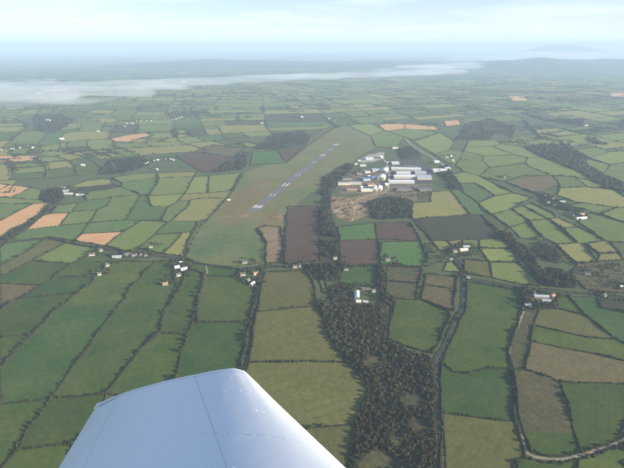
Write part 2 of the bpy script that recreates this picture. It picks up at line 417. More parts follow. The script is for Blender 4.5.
 ("upper orange stubble field at the left edge", 'o', [(0,190),(10,185),(32,188),(10,198),(-15,196),(-15,192)]),
 ("small orange sliver on the left edge", 'o', [(-15,185),(0,184),(10,185),(0,190),(-15,192)]),
 ("green field right of the upper orange field", 'g', [(32,188),(43,190),(39,200),(10,198)]),
 ("thin green strip under the upper orange field", 'l', [(-15,196),(10,198),(39,200),(48,203),(33,204),(9,204),(-15,202)]),
 ("green wedge above the large orange field", 'g', [(-15,202),(9,204),(33,204),(0,221),(-15,229)]),
 ("green field below the copse farm", 'g', [(50,214),(57,206),(79,203),(72,212),(69,213)]),
 ("second green field below the copse farm", 'b', [(79,203),(87,201),(112,197),(107,206),(98,210),(72,212)]),
 ("green field right of the slanting orange field", 'g', [(69,213),(72,212),(98,210),(89,223),(60,226)]),
 ("curved green field above the lane", 'b', [(26,230),(60,226),(89,223),(82,234),(74,241),(48,237),(8,241)]),
 # far fields that stand out
 ("far orange stubble field near the village", 'o', [(110,139),(129,135),(147,133),(152,136),(141,138),(131,142),(116,142)]),
 ("long orange stubble field on the far left edge", 'o', [(-10,156),(39,156),(32,161),(-10,163)]),
 ("brown field beside the runway's far left", 'p', [(176,156),(195,152),(233,157),(213,172),(201,172)]),
 ("upper brown strip behind the runway", 't', [(201,148),(212,145),(246,148),(233,157),(195,152)]),
 ("green field tucked against the gorse", 'w', [(253,152),(278,151),(286,163),(250,165)]),
 ("reddish bracken field by the gorse", 'p', [(278,151),(305,146),(290,160),(286,163)]),
 ("topmost sunlit strip right of the large dark wood", 'l', [(469,141),(497,140),(502,144),(493,147),(466,147)]),
 ("second sunlit strip below the large dark wood", 'l', [(466,147),(493,147),(515,155),(484,156),(464,151)]),
 ("sunlit wedge left of the long dark wood", 'l', [(502,144),(525,148),(540,157),(528,158),(515,155),(493,147)]),
 ("third green strip below the large dark wood", 'G', [(484,156),(515,155),(528,158),(525,163),(490,168),(482,160)]),
 ("green field right of the white farm buildings", 'G', [(464,151),(484,156),(482,160),(490,168),(480,176),(464,172),(456,165)]),
 ("long green field above the tan field", 'G', [(490,168),(525,163),(532,168),(554,176),(524,176),(505,182),(480,176)]),
 ("pale field along the foot of the long dark wood", 'l', [(528,158),(540,157),(560,164),(585,175),(592,181),(575,177),(554,176),(532,168),(525,163)]),
 ("green plot right of the long dark wood", 'G', [(575,150),(597,147),(610,152),(590,158)]),
 ("second green plot right of the long dark wood", 'l', [(590,158),(610,152),(640,150),(640,160),(611,165)]),
 ("narrow field along the long dark wood", 'G', [(588,159),(611,165),(603,174),(585,163)]),
 ("right edge field below the long dark wood", 'G', [(611,165),(640,160),(640,178),(625,183),(603,174)]),
 ("pale field at the far end of the airfield", 'l', [(346,124),(372,124),(385,131),(371,136),(357,130)]),
 ("green field right of the airfield's far end", 'G', [(371,136),(385,131),(405,137),(397,147),(376,147)]),
 ("green field behind the dark tree clump", 'G', [(385,131),(405,129),(421,130),(440,133),(412,140),(405,137)]),
 ("green triangle right of the concrete road", 'l', [(414,142),(440,133),(454,141),(450,150),(434,154)]),
 ("green plot between concrete road and farm", 'G', [(434,154),(450,150),(464,151),(456,165),(448,163)]),
 ("brown heath slope left of the far runway end", 't', [(290,160),(305,146),(311,136),(325,128),(337,126),(312,143)]),
 ("far orange patch beyond the works", 'o', [(379,125),(387,124),(405,124),(405,129),(385,130)]),
 ("second far orange patch beyond the works", 'o', [(405,124),(416,125),(434,126),(440,130),(421,130),(405,129)]),
 ("square orange patch by the far road", 'o', [(444,121),(459,120),(461,125),(446,126)]),
 ("small far tan patch left of the dark wood", 't', [(478,112),(488,111),(493,114),(482,116)]),
 ("bright orange field on the far right", 'o', [(508,96),(525,96),(528,101),(513,101)]),
 ("orange patch on the far right edge", 'o', [(609,93),(630,93),(630,97),(612,97)]),
]
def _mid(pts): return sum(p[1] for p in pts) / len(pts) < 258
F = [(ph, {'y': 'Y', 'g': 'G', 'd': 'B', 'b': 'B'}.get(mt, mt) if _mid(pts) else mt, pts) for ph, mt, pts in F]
AIRFIELD = [(243,173),(265,165),(286,163),(290,160),(312,143),(337,127),(345,124),(357,130),(371,136),(376,147),(362,155),(352,163),(336,167),(324,177),(321,192),(312,192),(296,205),(288,207),(283,215),(282,227),(265,226),(258,229),(266,240),(264,263),(258,266),(240,267),(206,263),(187,257),(187,244),(197,228),(208,219),(226,199),(233,191)]
WOODS = [  # name, label, density (m between trees), height, polygon
 ('scrub', 'dense dark scrub wood filling the valley right of the sheep pastures', 5.2, 6.0, [(318,300),(330,304),(352,305),(375,306),(388,306),(387,339),(411,352),(431,358),(436,380),(437,480),(347,480),(357,427),(368,391),(367,383),(349,361),(343,356),(327,334)]),
 ('wood', 'tree belt between the big ploughed field and the earthworks', 9.5, 9.5, [(322,178),(333,174),(338,167),(350,164),(353,168),(341,180),(331,195),(330,210),(337,228),(339,264),(351,266),(342,270),(338,283),(320,280),(308,271),(308,265),(321,262),(321,195)]),
 ('wood', 'dark plantation below the industrial estate', 9, 9, [(368,203),(392,197),(412,202),(411,218),(377,220),(370,214)]),
 ('wood', 'wooded strip winding down the right hand valley', 9, 11, [(497,234),(505,232),(516,242),(527,251),(535,262),(545,272),(552,270),(562,273),(576,282),(577,289),(550,287),(541,284),(528,268),(519,256),(508,244)]),
 ('scrub', 'dark scrub patch in the middle of the right hand valley', 9, 7, [(538,243),(550,246),(562,256),(556,264),(540,258),(530,250)]),
 ('scrub', 'scrub around the long pale roofed barn', 7, 7, [(340,284),(352,287),(354,303),(331,303),(328,292)]),
 ('scrub', 'trees right of the long pale roofed barn', 7, 8, [(377,266),(385,266),(386,296),(395,300),(388,310),(381,300)]),
 ('wood', 'dark trees sheltering the farm on the right', 8, 9, [(521,289),(534,289),(536,291),(527,296),(526,303),(548,302),(556,306),(556,309),(540,310),(523,309)]),
 ('wood', 'copse around the farm on the left', 10, 9, [(40,197),(48,189),(62,190),(64,198),(57,205),(50,204),(45,202)]),
 ('wood', 'tree belt between two orange stubble fields', 10, 8, [(50,204),(55,206),(36,221),(8,240),(-15,250),(-15,247),(0,239),(35,219)]),
 ('wood', 'tree clump behind the industrial estate', 12, 10, [(397,148),(412,147),(422,155),(420,160),(400,160)]),
 ('wood', 'trees right of the industrial estate', 11, 10, [(436,173),(447,166),(453,175),(459,183),(457,190),(446,189),(449,183)]),
 ('wood', 'gorse covered rise left of the far runway end', 13, 7, [(273,134),(304,131),(311,136),(305,145),(278,150),(253,149)]),
 ('wood', 'large dark wood beyond the industrial estate', 20, 11, [(454,140),(466,124),(491,118),(516,127),(513,138),(496,133),(489,140),(471,140)]),
 ('wood', 'long dark wood crossing the right hand plain', 17, 11, [(525,147),(545,144),(568,144),(575,150),(588,158),(582,162),(597,172),(640,191),(640,198),(605,188),(585,175),(560,164),(540,157)]),
 ('wood', 'dark belt below the white far right farm', 16, 11, [(583,138),(595,138),(608,145),(593,144)]),
 ('wood', 'round dark copse on the far right edge', 22, 11, [(617,124),(624,120),(635,122),(635,130),(620,129)]),
 ('wood', 'wooded ridge left of the white far right farm', 18, 12, [(520,112),(540,116),(553,119),(583,119),(583,127),(553,122),(540,120)]),
 ('wood', 'wooded gully slanting to the right hand plain', 18, 11, [(521,118),(528,124),(544,139),(540,139),(526,128)]),
 ('wood', 'dark wood in the haze on the far left', 34, 11, [(33,115),(60,114),(75,120),(55,133),(33,131)]),
 ('wood', 'dark wood behind the village houses', 21, 10, [(97,175),(108,160),(144,156),(150,165),(141,168),(123,174)]),
 ('wood', 'tree belt along the brown fields', 12, 10, [(213,173),(225,164),(236,157),(243,152),(250,152),(246,166),(241,170),(228,171)]),
]
TREELINES = [
 ([(258,229),(266,241),(265,262)], 9, 7, "tree on the left of the tan rough strip"),
 ([(283,230),(284,246),(282,262)], 10, 7, "tree between the tan rough strip and the big ploughed field"),  # trees standing in hedges: photo points, spacing m, height m, phrase
 ([(187,269),(181,287),(172,302),(162,314),(160,333),(138,352),(118,378),(107,394)], 26, 7, "hedgerow tree in the winding line above the wing tip"),
 ([(204,275),(198,302),(190,328),(182,352)], 20, 8, "tall hedgerow tree in the line left of the square olive green field"),
 ([(263,268),(257,292),(251,322),(244,352)], 16, 9, "roadside tree along the lane left of the sheep pastures"),
 ([(47,238),(25,253),(0,266)], 22, 8, "tree in the slanting belt at the far left"),
 ([(267,266),(285,267),(306,267)], 14, 8, "tree in the row below the big ploughed field"),
 ([(156,173),(158,180),(150,194),(148,200),(152,206)], 24, 8, "tree in the zigzag line left of the runway"),
 ([(243,174),(233,192),(226,200),(208,220),(195,236),(187,256)], 26, 8, "tree in the long hedge bounding the airfield grass"),
 ([(348,362),(366,384),(367,391),(357,425),(348,466)], 18, 7, "bushy tree on the edge of the scrub wood facing the sheep"),
 ([(100,249),(82,259),(60,272),(19,299),(0,311)], 40, 7, "tree in the second slanting hedge on the left"),
 ([(155,262),(130,290),(123,301),(82,355),(51,398)], 55, 6, "low tree in the hedge running past the wing tip"),
 ([(98,275),(88,286),(57,309),(31,335),(10,356)], 34, 6, "tree in the slanting hedge below the white cottages"),
 ([(424,243),(428,260),(422,272),(419,285),(417,299)], 18, 8, "tree in the dark row right of the bright green field"),
 ([(449,312),(448,322),(440,342)], 20, 7, "tree on the curve of the road beside the scrub wood"),
 ([(420,222),(432,241)], 20, 8, "tree in the hedge left of the dark heath"),
 ([(8,241),(47,237),(73,242),(104,247),(125,252),(155,255)], 36, 6, "tree along the lane past the orange triangle"),
 ([(582,218),(560,206),(545,200),(532,199)], 26, 8, "tree among the hamlet houses"),
 ([(577,222),(605,241)], 40, 7, "tree in the hedge below the long white barn"),
 ([(585,268),(600,272),(612,280),(606,290)], 30, 6, "bush on the scrubby slope around the white house"),
 ([(450,256),(447,252),(455,246),(468,246),(482,252)], 18, 7, "tree around the hilltop farm"),
]
ROADS = [ # name, label, material, width m, points
 ('lane', 'grey lane passing left of the sheep pastures', 'tarmac', 5, [(263,264),(261,275),(256,300),(250,330),(244,356),(238,385),(232,420)]),
 ('lane', 'lane running past the cottages and farms', 'tarmac', 5, [(-15,246),(8,243),(48,239),(73,244),(104,249),(125,253),(156,256),(181,259),(206,265),(238,269),(263,267),(285,267),(308,267)]),
 ('road', 'straight grey road beside the scrub wood', 'tarmac', 5.2, [(464,274),(464,296),(463,311),(456,321),(449,342),(439,356),(436,362),(437,390),(439,430),(441,485)]),
 ('lane', 'lane crossing the right hand fields', 'tarmac', 5.5, [(444,250),(457,262),(464,274),(470,279),(493,283),(518,287),(555,291),(600,295),(640,300)]),
 ('track', 'pale gravel track to the dark farm', 'track', 5, [(524,309),(518,326),(510,352),(513,371),(517,405),(521,436),(527,453),(543,458),(560,460),(583,455),(603,449),(619,442),(630,415)]),
 ('path', 'pale worn path along the field edge', 'path', 1.6, [(186,270),(183,288),(175,304),(165,314),(163,332)]),
 ('path', 'worn path under the tall tree line', 'path', 1.6, [(206,276),(200,302),(193,326),(190,331),(162,336)]),
 ('path', 'faint path across the long field on the left', 'path', 1.3, [(63,308),(95,304),(124,302)]),
 ('path', 'worn verge along the wing tip hedge', 'path', 1.5, [(124,302),(105,328),(85,355),(54,398)]),
 ('track', 'pale farm track beside the dark strip of grass', 'track', 4, [(206,266),(208,273),(204,277)]),
 ('track', 'pale track along the ploughed field', 'track', 3.5, [(284,262),(284,245),(282,228),(284,215),(292,206)]),
 ('road', 'straight concrete road beyond the works', 'concrete', 9, [(405,138),(413,146),(430,156),(446,167),(456,178)]),
 ('path', 'worn verge beside the left slanting hedge', 'path', 1.5, [(58,310),(32,337),(18,352),(2,368)]),
 ('road', 'estate road between the sheds', 'concrete', 8, [(382,194),(388,188),(389,170),(384,160),(378,152)]),
]
PATCHES = [ # bare ground of the works: name, label, mat, polygon
 ('earthworks', 'tan earthworks with haul tracks below the works', 'e', [(331,196),(350,198),(366,194),(381,191),(383,194),(368,202),(369,215),(350,222),(337,218),(331,208)]),
 ('yard', 'brown grey yard in front of the long sheds', 'D', [(384,186),(416,184),(432,183),(432,192),(431,200),(414,201),(392,196),(383,193)]),
 ('yard', 'dark brown yard at the right end of the sheds', 'r', [(417,186),(431,185),(431,200),(417,200)]),
 ('yard', 'dark yard among the western buildings', 'D', [(337,176),(352,170),(386,168),(384,186),(372,194),(340,194)]),
 ('apron', 'pale concrete apron beside the terminal', 'concrete', [(358,160),(368,155),(384,152),(384,158),(374,162),(361,163)]),
 ('yard', 'grey yard around the white sheds', 'tarmac', [(387,163),(414,160),(432,168),(432,184),(386,185)]),
 ('yard', 'grassy plot right of the sheds', 'g', [(421,161),(438,160),(448,168),(434,174),(432,168)]),
]
# ------------------------------------------------------------------ ground, far hills, haze and mist
GX0, GX1, GY0, GY1 = -42000, 42000, -3000, 60000
ground = mesh_obj('ground', [(GX0, GY0, 0), (GX1, GY0, 0), (GX1, GY1, 0), (GX0, GY1, 0)], [(0, 1, 2, 3)], M['ground'])
tag(ground, 'green open country stretching to the hazy horizon', kind='structure')

def interp(x, pts):
    return float(np.interp(x, [p[0] for p in pts], [p[1] for p in pts]))
def hill_sheet(name, label, dist, halfdepth, profile, nx, ny, mat):
    """a ridge: photo skyline (u, v) at a distance gives its crest heights; it falls away to both sides"""
    us = np.linspace(profile[0][0], profile[-1][0], nx)
    verts = []; faces = []
    for u in us:
        v = interp(u, profile) + .5 * mnoise.fractal(Vector((u * .045, dist * .01, .5)), 1.0, 2.0, 4)
        # crest point where the ray through (u, v) reaches the distance
        d = ray(u, v); t = dist / d.y
        x, hz = d.x * t, CAM_H + d.z * t
        for j in range(ny):
            w = (j / (ny - 1)) * 2 - 1
            fall = (math.cos(w * math.pi) + 1) / 2
            yy = dist + w * halfdepth
            xx = x * (1 + .15 * w * halfdepth / dist)
            n = mnoise.fractal(Vector((xx * .0006, yy * .0006, 3.1)), 1.0, 2.0, 5)
            z = (hz + 12) * fall * (1 + .22 * n * (1 - fall * .75)) - 12 + n * 10 * (1 - abs(w))
            verts.append((xx, yy, z))
    for i in range(nx - 1):
        for j in range(ny - 1):
            a = i * ny + j
            faces.append((a, a + ny, a + ny + 1, a + 1))
    o = mesh_obj(name, verts, faces, mat, smooth=True)
    tag(o, label, kind='structure')
    return o
def hill_mat():
    m, nt, b = nmat('hill_country', .95, .1)
    tc = nd(nt, 'ShaderNodeTexCoord'); v = tc.outputs['Object']
    vo = nd(nt, 'ShaderNodeTexVoronoi', feature='F1'); vo.inputs['Scale'].default_value = 1 / 210.0
    nt.links.new(v, vo.inputs['Vector'])
    sp = nd(nt, 'ShaderNodeSeparateColor'); nt.links.new(vo.outputs['Color'], sp.inputs[0])
    c = mixc(nt, sp.outputs[0], (.06, .10, .045), (.12, .14, .06))
    c = mixc(nt, rng(nt, sp.outputs[1], .9, .91, 0, 1), c, (.28, .19, .10))
    c = mixc(nt, rng(nt, noi(nt, v, .0030, 6, .7), .36, .42, 0, 1), c, (.026, .034, .022))
    nt.links.new(c, b.inputs['Base Color'])
    return m
HM = hill_mat()
hill_sheet('hill', 'long hazy ridge across the horizon left of centre', 16800, 4200,
           [(-260, 76), (-120, 73), (0, 70), (60, 67), (120, 64), (170, 61), (205, 59.5), (260, 60.5), (330, 62), (400, 61), (440, 62), (470, 66), (500, 76)], 110, 30, HM)
hill_sheet('hill', 'wooded hill on the right horizon', 15000, 3300,
           [(395, 88), (430, 77), (455, 71), (478, 64), (490, 61.5), (500, 60.5), (515, 60.3), (530, 58.8), (540, 58), (550, 58), (556, 59.2), (575, 60.4), (590, 60), (610, 59), (624, 59.5), (660, 58), (700, 61), (800, 66)], 90, 30, HM)
hill_sheet('hill', 'lone faint hill rising out of the fog at the right', 30000, 1800,
           [(500, 57), (520, 51), (535, 47.8), (548, 45.2), (558, 44.2), (570, 44.6), (586, 47), (604, 50.5), (625, 57)], 50, 24, HM)

def volume_mat(name, dens, col, aniso=0.0):
    m = bpy.data.materials.new(name); m.use_nodes = True
    nt = m.node_tree; nt.nodes.remove(nt.nodes['Principled BSDF'])
    pv = nd(nt, 'ShaderNodeVolumePrincipled')
    pv.inputs['Density'].default_value = dens; pv.inputs['Color'].default_value = (*col, 1)
    pv.inputs['Anisotropy'].default_value = aniso
    nt.links.new(pv.outputs[0], nt.nodes['Material Output'].inputs['Volume'])
    return m
def box_vf(x0, x1, y0, y1, z0, z1):
    v = [(x0, y0, z0), (x1, y0, z0), (x1, y1, z0), (x0, y1, z0), (x0, y0, z1), (x1, y0, z1), (x1, y1, z1), (x0, y1, z1)]
    f = [(0, 3, 2, 1), (4, 5, 6, 7), (0, 1, 5, 4), (1, 2, 6, 5), (2, 3, 7, 6), (3, 0, 4, 7)]
    return v, f
hz = mesh_obj('haze', *box_vf(GX0 - 500, GX1 + 500, GY0 - 500, GY1 + 500, -20, 800), volume_mat('haze_air', HAZE_DENSITY, HAZE_COL))
tag(hz, 'thin blue grey haze lying over the whole landscape', kind='stuff')

def mist_mat(dens):
    m = volume_mat('mist_air', dens, (.77, .87, 1.0)); nt = m.node_tree
    pv = next(n for n in nt.nodes if n.type == 'PRINCIPLED_VOLUME')
    tc = nd(nt, 'ShaderNodeTexCoord'); mp = nd(nt, 'ShaderNodeMapping'); mp.inputs['Scale'].default_value = (1 / 1500, 1 / 900, 1 / 120)
    nt.links.new(tc.outputs['Object'], mp.inputs['Vector'])
    n = noi(nt, mp.outputs[0], 1.0, 3, .6)
    nt.links.new(rng(nt, n, .40, .66, dens * .08, dens * 1.9), pv.inputs['Density'])
    return m
def mist_bank(label, spine, thick, dens):
    """a low bank of valley mist: a closed lens following the valley"""
    pts = [(*g(u, v), w) for u, v, w in spine]
    verts = []; faces = []; K = 10
    n = len(pts) * 5 - 4
    P = []
    for i in range(len(pts) - 1):
        for k in range(5):
            t = k / 5; P.append([pts[i][q] * (1 - t) + pts[i + 1][q] * t for q in range(3)])
    P.append(list(pts[-1]))
    for i, (x, y, w) in enumerate(P):
        a = P[max(0, i - 1)]; b = P[min(len(P) - 1, i + 1)]
        dx, dy = b[0] - a[0], b[1] - a[1]; L = math.hypot(dx, dy); nx, ny = -dy / L, dx / L
        e = max(.05, min(1, i / 5, (len(P) - 1 - i) / 5))
        w *= e * (1 + .35 * math.sin(i * 1.7))
        for k in range(K):
            a_ = 2 * math.pi * k / K
            s, c = math.sin(a_), math.cos(a_)
            verts.append((x + nx * w * c * (1 + .18 * math.sin(i * 2.3 + k)), y + ny * w * c, 3 + thick * (1.0 + s) * (.6 + .4 * e)))
    for i in range(len(P) - 1):
        for k in range(K):
            a = i * K + k; b = i * K + (k + 1) % K
            faces.append((a, b, b + K, a + K))
    faces.append(tuple(range(K - 1, -1, -1))); faces.append(tuple(range((len(P) - 1) * K, len(P) * K)))
    o = mesh_obj('mist', verts, faces, mist_mat(dens))
    tag(o, label, kind='stuff')
mist_bank('pale bank of mist over the estuary on the far left', [(-200, 95, 2000), (-60, 96, 2000), (20, 95, 1900), (90, 92, 1400), (150, 88, 850), (230, 83, 500), (310, 79.5, 500), (370, 77.5, 600), (430, 74.5, 700), (475, 71, 500)], 50, 8e-4)
mist_bank('thin low streak of mist on the far left lowland', [(-160, 108, 500), (-40, 108, 600), (25, 107, 600), (70, 104, 450), (125, 100, 300)], 26, 6e-4)
mist_bank('bright tongue of mist below the right hand hill', [(370, 72, 500), (425, 69.5, 800), (460, 68, 900), (505, 64, 700)], 60, 7e-4)
mist_bank('sheet of mist lying behind the right hand hills', [(440, 66, 900), (520, 65, 1000), (600, 65, 1000), (720, 65, 1000)], 205, 7e-4)

# ------------------------------------------------------------------ fields and the hedges between them
def tol(v): return 2.4 if v > 230 else (1.9 if v > 180 else 1.2)
flat = []                                  # every corner
for fi, (ph, mt, pts) in enumerate(F):
    for k in range(len(pts)): flat.append([fi, k, pts[k][0], pts[k][1]])
parent_ = list(range(len(flat)))
def find(a):
    while parent_[a] != a: a = parent_[a]
    return a
for i in range(len(flat)):
    for j in range(i):
        if flat[i][0] != flat[j][0] and math.hypot(flat[i][2] - flat[j][2], (flat[i][3] - flat[j][3]) * 1.15) < tol(flat[i][3]):
            parent_[find(i)] = find(j)
clus = {}
for i in range(len(flat)): clus.setdefault(find(i), []).append(i)
NODE = {}; nodeof = {}
for r, mem in clus.items():
    NODE[r] = (sum(flat[m][2] for m in mem) / len(mem), sum(flat[m][3] for m in mem) / len(mem))
    for m in mem: nodeof[(flat[m][0], flat[m][1])] = r
loops = []
for fi, (ph, mt, pts) in enumerate(F):
    lp = []
    for k in range(len(pts)):
        r = nodeof[(fi, k)]
        if r not in lp: lp.append(r)
    loops.append(lp)
for fi, lp in enumerate(loops):            # T junctions: take in corners lying on an edge
    out = []
    for k in range(len(lp)):
        a, b = lp[k], lp[(k + 1) % len(lp)]
        out.append(a)
        (ax, ay), (bx, by) = NODE[a], NODE[b]
        L2 = (bx - ax) ** 2 + (by - ay) ** 2
        hits = []
        for r, (x, y) in NODE.items():
            if r in lp: continue
            t = ((x - ax) * (bx - ax) + (y - ay) * (by - ay)) / max(L2, 1e-6)
            if .02 < t < .98:
                d = math.hypot(x - ax - t * (bx - ax), y - ay - t * (by - ay))
                if d < tol(y) * .85: hits.append((t, r))
        out += [r for t, r in sorted(hits)]
    loops[fi] = out
GND = {r: g(*p) for r, p in NODE.items()}

def dense(a, b, step=14.0):
    """points along an edge, the same from either side, wandering a little"""
    fl = a > b
    if fl: a, b = b, a
    (ax, ay), (bx, by) = GND[a], GND[b]
    n = max(1, int(math.hypot(bx - ax, by - ay) / step))
    P = [wob(ax + (bx - ax) * i / n, ay + (by - ay) * i / n) for i in range(n + 1)]
    return P[::-1] if fl else P

def flat_patch(name, pts, mat, z, inset=0.0, label=None):
    cx = sum(p[0] for p in pts) / len(pts); cy = sum(p[1] for p in pts) / len(pts)
    bm = bmesh.new()
    vs = [bm.verts.new((x - cx, y - cy, 0)) for x, y in pts]
    if area2(pts) < 0: vs = vs[::-1]
    try: f = bm.faces.new(vs)
    except ValueError:
        bm.free(); return None
    f.normal_update()
    if f.normal.z < 0: f.normal_flip()
    if inset > 0:
        r = bmesh.ops.inset_region(bm, faces=[f], thickness=inset, use_even_offset=False)
        bmesh.ops.delete(bm, geom=r['faces'], context='FACES')
    bmesh.ops.triangulate(bm, faces=bm.faces[:])
    bm.normal_update()
    for q in bm.faces:
        if q.normal.z < 0: q.normal_flip()
    me = bpy.data.meshes.new(name); bm.to_mesh(me); bm.free()
    me.materials.append(mat)
    o = link_mesh(name, me, None, (cx, cy, z))
    return tag(o, label, kind='structure')

edges = {}
for fi, lp in enumerate(loops):
    ph, mt, _ = F[fi]
    ring = []
    for k in range(len(lp)):
        a, b = lp[k], lp[(k + 1) % len(lp)]
        ring += dense(a, b)[:-1]
        edges.setdefault((min(a, b), max(a, b)), []).append(fi)
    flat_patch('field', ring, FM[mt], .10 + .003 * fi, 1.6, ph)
NF = len(F)

# -- hedge bodies
def hedge_mesh(lines, h0, w0, seed, rich=True):
    """an overgrown hedge bank: lumpy body with bushes breaking the top line"""
    rs = random.Random(seed); verts = []; faces = []
    for P in lines:
        Q = []
        step = 2.6 if rich else 24.0
        for i in range(len(P) - 1):
            (ax, ay), (bx, by) = P[i], P[i + 1]
            n = max(1, int(math.hypot(bx - ax, by - ay) / step))
            Q += [(ax + (bx - ax) * k / n, ay + (by - ay) * k / n) for k in range(n)]
        Q.append(P[-1])
        base = len(verts)
        ph = rs.random() * 99
        for i, (x, y) in enumerate(Q):
            a = Q[max(0, i - 1)]; b = Q[min(len(Q) - 1, i + 1)]
            dx, dy = b[0] - a[0], b[1] - a[1]; L = math.hypot(dx, dy) or 1
            nx, ny = -dy / L, dx / L
            s = .75 + .35 * math.sin(i * .23 + ph) * math.sin(i * .071 + ph * 2) + .35 * rs.random()
            og = max(0, mnoise.noise(Vector((x * .022, y * .022, ph)))) * (2.6 if rich else 1.0)
            h = h0 * s * (.6 + .7 * rs.random()) * (.75 + og); w = w0 * (.7 + .55 * rs.random()) * (.7 + .3 * s) * (.8 + .45 * og)
            j = lambda: rs.uniform(-.35, .35)
            for o_, z_ in ((-w, 0), (-w * .95 + j(), h * .55), (-w * .25 + j(), h), (w * .35 + j(), h * (.8 + .2 * rs.random())), (w * .95 + j(), h * .5), (w, 0)):
                verts.append((x + nx * o_, y + ny * o_, z_))
        for i in range(len(Q) - 1):
            for k in range(5):
                a = base + i * 6 + k
                faces.append((a, a + 6, a + 7, a + 1))
        for e in (base, base + (len(Q) - 1) * 6):
            faces.append(tuple(range(e, e + 6)))
        if rich:                       # bushes
            for i, (x, y) in enumerate(Q):
                if rs.random() < .32:
                    r = rs.uniform(1.0, 2.4) * (1.7 if rs.random() < .16 else 1) * (h0 / 2.4) ** .5; b0 = len(verts)
                    cx, cy, cz = x + rs.uniform(-1, 1), y + rs.uniform(-1, 1), h0 * rs.uniform(.45, 1.0)
                    for (vx, vy, vz) in ICO_V:
                        q = r * rs.uniform(.65, 1.25)
                        verts.append((cx + vx * q, cy + vy * q, cz + vz * q))
                    faces += [(a + b0, b + b0, c + b0) for a, b, c in ICO_F]
    return verts, faces
def ico(sub):
    bm = bmesh.new(); bmesh.ops.create_icosphere(bm, subdivisions=sub, radius=1)
    v = [tuple(p.co) for p in bm.verts]; f = [tuple(q.index for q in fc.verts) for fc in bm.faces]
    bm.free(); return v, f
ICO_V, ICO_F = ico(1)
ICO2_V, ICO2_F = ico(2)

NO_HEDGE = set()
names = [f[0] for f in F]
def idx(s): return next(i for i, n in enumerate(names) if n == s)
for a, b in (("brown tinged field inside the track loop", "green end of the field inside the track loop"),
             ("upper half of the long field below the farm row", "long blue green field left of the wing tip")):
    NO_HEDGE.add(frozenset((idx(a), idx(b))))
def cen(fi):
    q = [NODE[r] for r in loops[fi]]; return sum(p[0] for p in q) / len(q), sum(p[1] for p in q) / len(q)
buckets = {}
for (a, b), fs in edges.items():
    fs = sorted(set(fs))
    if len(fs) == 2 and frozenset(fs) in NO_HEDGE: continue
    mx, my = (NODE[a][0] + NODE[b][0]) / 2, (NODE[a][1] + NODE[b][1]) / 2
    if len(fs) >= 2: key = (fs[0], fs[1], '')
    else:
        cx, cy = cen(fs[0]); dx, dy = mx - cx, (my - cy) * 1.8
        side = ('right' if dx > 0 else 'left') if abs(dx) > abs(dy) else ('near' if dy > 0 else 'far')
        key = (fs[0], -1, side)
    buckets.setdefault(key, []).append((a, b))
